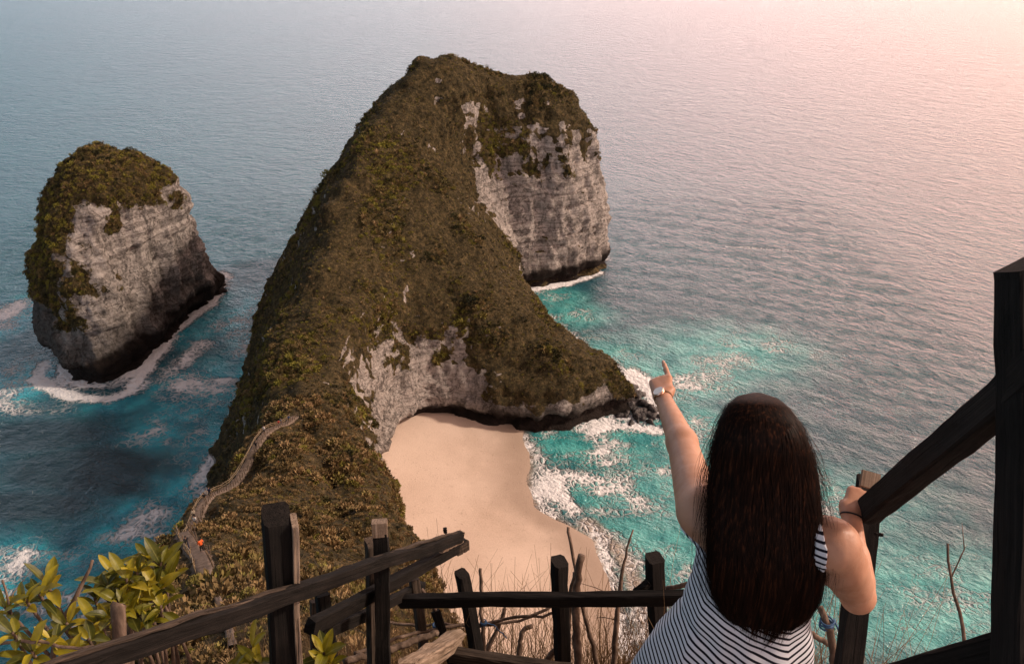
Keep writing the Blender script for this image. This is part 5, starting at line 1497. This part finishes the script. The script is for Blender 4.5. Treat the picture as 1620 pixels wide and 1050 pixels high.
# ---- hair: a solid fall of hair with combed strands over it
secs = []
for u, v, d_, apx, b in [(1199, 622, 1.90, 8, .015), (1199, 629, 1.89, 30, .050), (1200, 645, 1.875, 48, .085), (1203, 672, 1.865, 63, .104), (1206, 710, 1.865, 74, .105), (1208, 750, 1.88, 81, .092),
                         (1209, 800, 1.885, 88, .072), (1210, 850, 1.88, 91, .050), (1210, 900, 1.885, 91, .040), (1210, 945, 1.91, 84, .034), (1209, 975, 1.935, 68, .026), (1209, 992, 1.945, 52, .014)]:
    c = N(u, v, d_); secs.append((*c, apx * d_ / FPX, b))
secs = np.array(secs)
secs[6:, 3] *= 0.955
tt = np.linspace(0, 1, len(secs)); 
def sec(t): return np.array([np.interp(t, tt, secs[:, k]) for k in range(5)])
VN = nrmz(-(N(1205, 800, 1.0) - C0))                 # outward from her back, up and towards the viewer
XN = np.array([1.0, -0.12, 0.0]); XN /= np.linalg.norm(XN)
ns, nr = 60, 64
vs = []
for i in range(ns):
    t_ = i / (ns - 1); c = sec(t_)
    vn = nrmz(VN * (1 - 0.3 * t_) + np.array([0, -1, 0.15]) * 0.3 * t_)
    for j in range(nr):
        a = 2 * math.pi * j / nr
        k = 1 + 0.05 * math.sin(a * 13 + 3 * math.sin(t_ * 5)) * t_ + 0.02 * math.sin(a * 29 + t_ * 8)
        vs.append(c[:3] + XN * c[3] * math.cos(a) * k * 0.90 + vn * c[4] * math.sin(a) * k * (1.0 if math.sin(a) > 0 else 0.75) * 0.88)
fs = [(i * nr + j, i * nr + (j + 1) % nr, (i + 1) * nr + (j + 1) % nr, (i + 1) * nr + j) for i in range(ns - 1) for j in range(nr)]
fs.append(tuple(range(nr))); fs.append(tuple((ns - 1) * nr + j for j in range(nr))[::-1])
# cap of hair close round the skull, open at the face
def capf(q):
    r = np.linalg.norm((q - HEAD - [0, 0, 0.002]) / [0.080, 0.096, 0.090], axis=-1) - 1
    face = (q - HEAD) @ FW - 0.045 - 0.9 * ((q - HEAD) @ UP)
    return np.maximum(r * 0.080, face * 0.7)
cx_, cy_, cz_ = (np.arange(HEAD[k] - 0.14, HEAD[k] + 0.14, 0.005) for k in range(3))
Vc, Qc = surface_nets(capf(np.stack(np.meshgrid(cx_, cy_, cz_, indexing='ij'), -1)).astype(np.float32), HEAD - 0.14, 0.005)
Vc = relax(Vc, Qc, 3)
fs += [tuple(int(i) + len(vs) for i in f) for f in Qc]; vs += list(Vc)
t = NT("dark_hair"); p = t.objc()
col = t.ramp(t.noise(t.mapping(p, (160, 160, 6)), 1, 3), [(0.3, (0.0035, 0.002, 0.0015)), (0.55, (0.012, 0.005, 0.003)), (0.74, (0.050, 0.018, 0.008))])
MAT_HAIR = t.set(Base_Color=col, Roughness=0.55, Specular_IOR_Level=0.06)
hair = link("hair", mesh("hair", np.array(vs) - ORG, fs), MAT_HAIR, woman)
g = np.random.default_rng(91); V_ = []; F_ = []
def strand(phi, rad, t0, t1, w, lock, fly=0.0, tip=None):
    """one hair as a thin ribbon; lock = (centre angle, amplitude, phase, radius offset) it gathers towards"""
    m = 24; b = len(V_); f1, f2 = g.random() * 6.28, g.random() * 6.28
    for k in range(m):
        q = k / (m - 1); t_ = t0 + (t1 - t0) * q
        tc = min(t_, 1.0); c = sec(tc)
        vn = nrmz(VN * (1 - 0.3 * tc) + np.array([0, -1, 0.15]) * 0.3 * tc)
        gather = 0.75 * sstep(0.35, 1.0, t_)
        ph = phi * (1 - gather) + lock[0] * gather + lock[1] * math.sin(t_ * 11 + lock[2]) * 0.17 * sstep(0.25, 0.8, t_)
        cl = 1 - 0.30 * max(0, t_ - 0.95) / 0.1 * 0.5
        rr = rad + lock[3] * sstep(0.25, 0.75, t_)
        pos = c[:3] + XN * c[3] * math.cos(ph) * rr * cl + vn * c[4] * math.sin(ph) * (rr + 0.10 * math.sin(t_ * 9 + lock[2]) * sstep(0.4, 0.9, t_))
        if t_ > 1: pos = pos + np.array([0, 0.015, -1.0]) * (t_ - 1) * 0.45
        pos = pos + np.array([math.sin(f1 + q * 4.5) - math.sin(f1), 0.4 * (math.cos(f2 + q * 4) - math.cos(f2)), 0]) * fly * q
        sd = (-XN * math.sin(ph) + vn * math.cos(ph) * 0.4); sd /= np.linalg.norm(sd)
        ww = w * (1 - 0.8 * max(0, q - 0.6) / 0.4)
        V_.extend([pos - sd * ww, pos + sd * ww])
    F_.extend([(b + 2 * k, b + 2 * k + 1, b + 2 * k + 3, b + 2 * k + 2) for k in range(m - 1)])
locks = []
for i in range(64):
    lc = math.pi * (-0.14 + 1.28 * (i + g.random()) / 64)
    locks.append((lc, g.normal() * 0.9, g.random() * 6.28, g.normal() * 0.05, 0.91 + 0.16 * g.random() - 0.10 * abs(math.cos(lc)) ** 3))
for i in range(5200):
    L_ = locks[g.integers(0, 64)]
    phi = L_[0] + g.normal() * 0.09
    strand(phi, 0.90 + 0.11 * g.random(), 0.0 + 0.05 * g.random(), L_[4] + g.normal() * 0.045, 0.0005 + 0.0008 * g.random(), L_, 0.004)
for i in range(1500):                                    # short hairs that close the crown over the forehead side
    az = 2 * math.pi * g.random(); el0 = 0.05 + 0.25 * g.random(); el1 = el0 + 0.7 + 0.7 * g.random(); b = len(V_); ph_ = g.normal() * 0.12; k0 = 1.03 + 0.05 * g.random()
    for k in range(10):
        e_ = el0 + (el1 - el0) * k / 9; a_ = az + ph_ * k / 9
        dv = UP * math.cos(e_) + (SD * math.cos(a_) + FW * math.sin(a_)) * math.sin(e_)
        pos = HEAD + [0, 0, 0.002] + (SD * (dv @ SD) * 0.080 + FW * (dv @ FW) * 0.096 + UP * (dv @ UP) * 0.090) * k0
        sd = nrmz(np.cross(dv, UP * -math.sin(e_) + (SD * math.cos(a_) + FW * math.sin(a_)) * math.cos(e_))); ww = 0.0011 * (1 - 0.6 * k / 9)
        V_.extend([pos - sd * ww, pos + sd * ww])
    if not (math.sin(az) > 0.5 and el1 > 1.25):
        F_.extend([(b + 2 * k, b + 2 * k + 1, b + 2 * k + 3, b + 2 * k + 2) for k in range(9)])
for i in range(520):                                     # loose hairs on the outline
    s_ = 1 if g.random() < 0.45 else -1
    phi = (0.06 if s_ > 0 else math.pi - 0.06) + g.normal() * 0.3
    L_ = locks[g.integers(0, 64)]
    strand(phi, 0.98 + 0.06 * abs(g.normal()), 0.02 + 0.35 * g.random(), 0.5 + 0.5 * g.random(), 0.00045, (phi + g.normal() * 0.1, L_[1] * 1.5, L_[2], 0.02), 0.012 + 0.016 * g.random())
me = mesh("hair_strands", np.array(V_) - ORG, np.array(F_))
hs = link("strands", me, MAT_HAIR, hair); hs['kind'] = 'stuff'

# ---- watch, bracelet
def ring(name, c, ax, r, thick, width, mat, parent, squash=1.0):
    ax = nrmz(ax); a = nrmz(np.cross(ax, [0.2, 0.3, 1])); b = np.cross(ax, a); n = 40
    vs = []; fs = []
    for i in range(n):
        w = 2 * math.pi * i / n; rd = a * math.cos(w) + b * math.sin(w) * squash
        for dr, da in ((0, -width / 2), (thick, -width / 2 * 0.8), (thick, width / 2 * 0.8), (0, width / 2)):
            vs.append(c + rd * (r + dr) + ax * da)
    for i in range(n):
        for k in range(4):
            fs.append((i * 4 + k, ((i + 1) % n) * 4 + k, ((i + 1) % n) * 4 + (k + 1) % 4, i * 4 + (k + 1) % 4))
    return link(name, mesh(name, np.array(vs) - np.array(parent.matrix_world.translation if parent is not woman else ORG), fs), mat, parent)
MAT_STRAP = flat_mat("tan_strap", (0.16, 0.075, 0.03), 0.5)
t = NT("rose_gold"); MAT_GOLD = t.set(Base_Color=(0.80, 0.50, 0.38), Metallic=1.0, Roughness=0.25)
t = NT("dial"); MAT_DIAL = t.set(Base_Color=(0.80, 0.76, 0.72), Roughness=0.25)
aw = nrmz(wL - eL); wc = wL - aw * 0.012
watch = ring("watch", wc, aw, 0.0262, 0.0028, 0.010, MAT_STRAP, woman)
up_ = nrmz(np.array([-0.55, -0.35, 0.9]) - aw * np.dot([-0.55, -0.35, 0.9], aw)); s2 = np.cross(aw, up_)
def disc(name, c, nrm, r, h, mat, parent, bevel=0.0):
    nrm = nrmz(nrm); a = nrmz(np.cross(nrm, [0.1, 1, 0.2])); b = np.cross(nrm, a); n = 36; vs = []
    for rr, hh in ((r, 0), (r, h * 0.6), (r * (1 - bevel), h)):
        for i in range(n):
            w = 2 * math.pi * i / n; vs.append(c + (a * math.cos(w) + b * math.sin(w)) * rr + nrm * hh)
    fs = [(k * n + i, k * n + (i + 1) % n, (k + 1) * n + (i + 1) % n, (k + 1) * n + i) for k in range(2) for i in range(n)]
    fs.append(tuple(2 * n + i for i in range(n))); fs.append(tuple(range(n))[::-1])
    return link(name, mesh(name, np.array(vs) - ORG, fs), mat, parent, smooth=False)
disc("watch_case", wc + up_ * 0.0262, up_, 0.0185, 0.007, MAT_GOLD, watch, 0.08)
disc("dial", wc + up_ * 0.0334, up_, 0.0160, 0.0009, MAT_DIAL, watch)
MAT_BAND = flat_mat("black_band", (0.01, 0.01, 0.012), 0.6)
ar = nrmz(wR - eR)
ring("bracelet", wR - ar * 0.004, nrmz(ar + np.array([0.25, 0, 0.35])), 0.0285, 0.0022, 0.0045, MAT_BAND, woman)
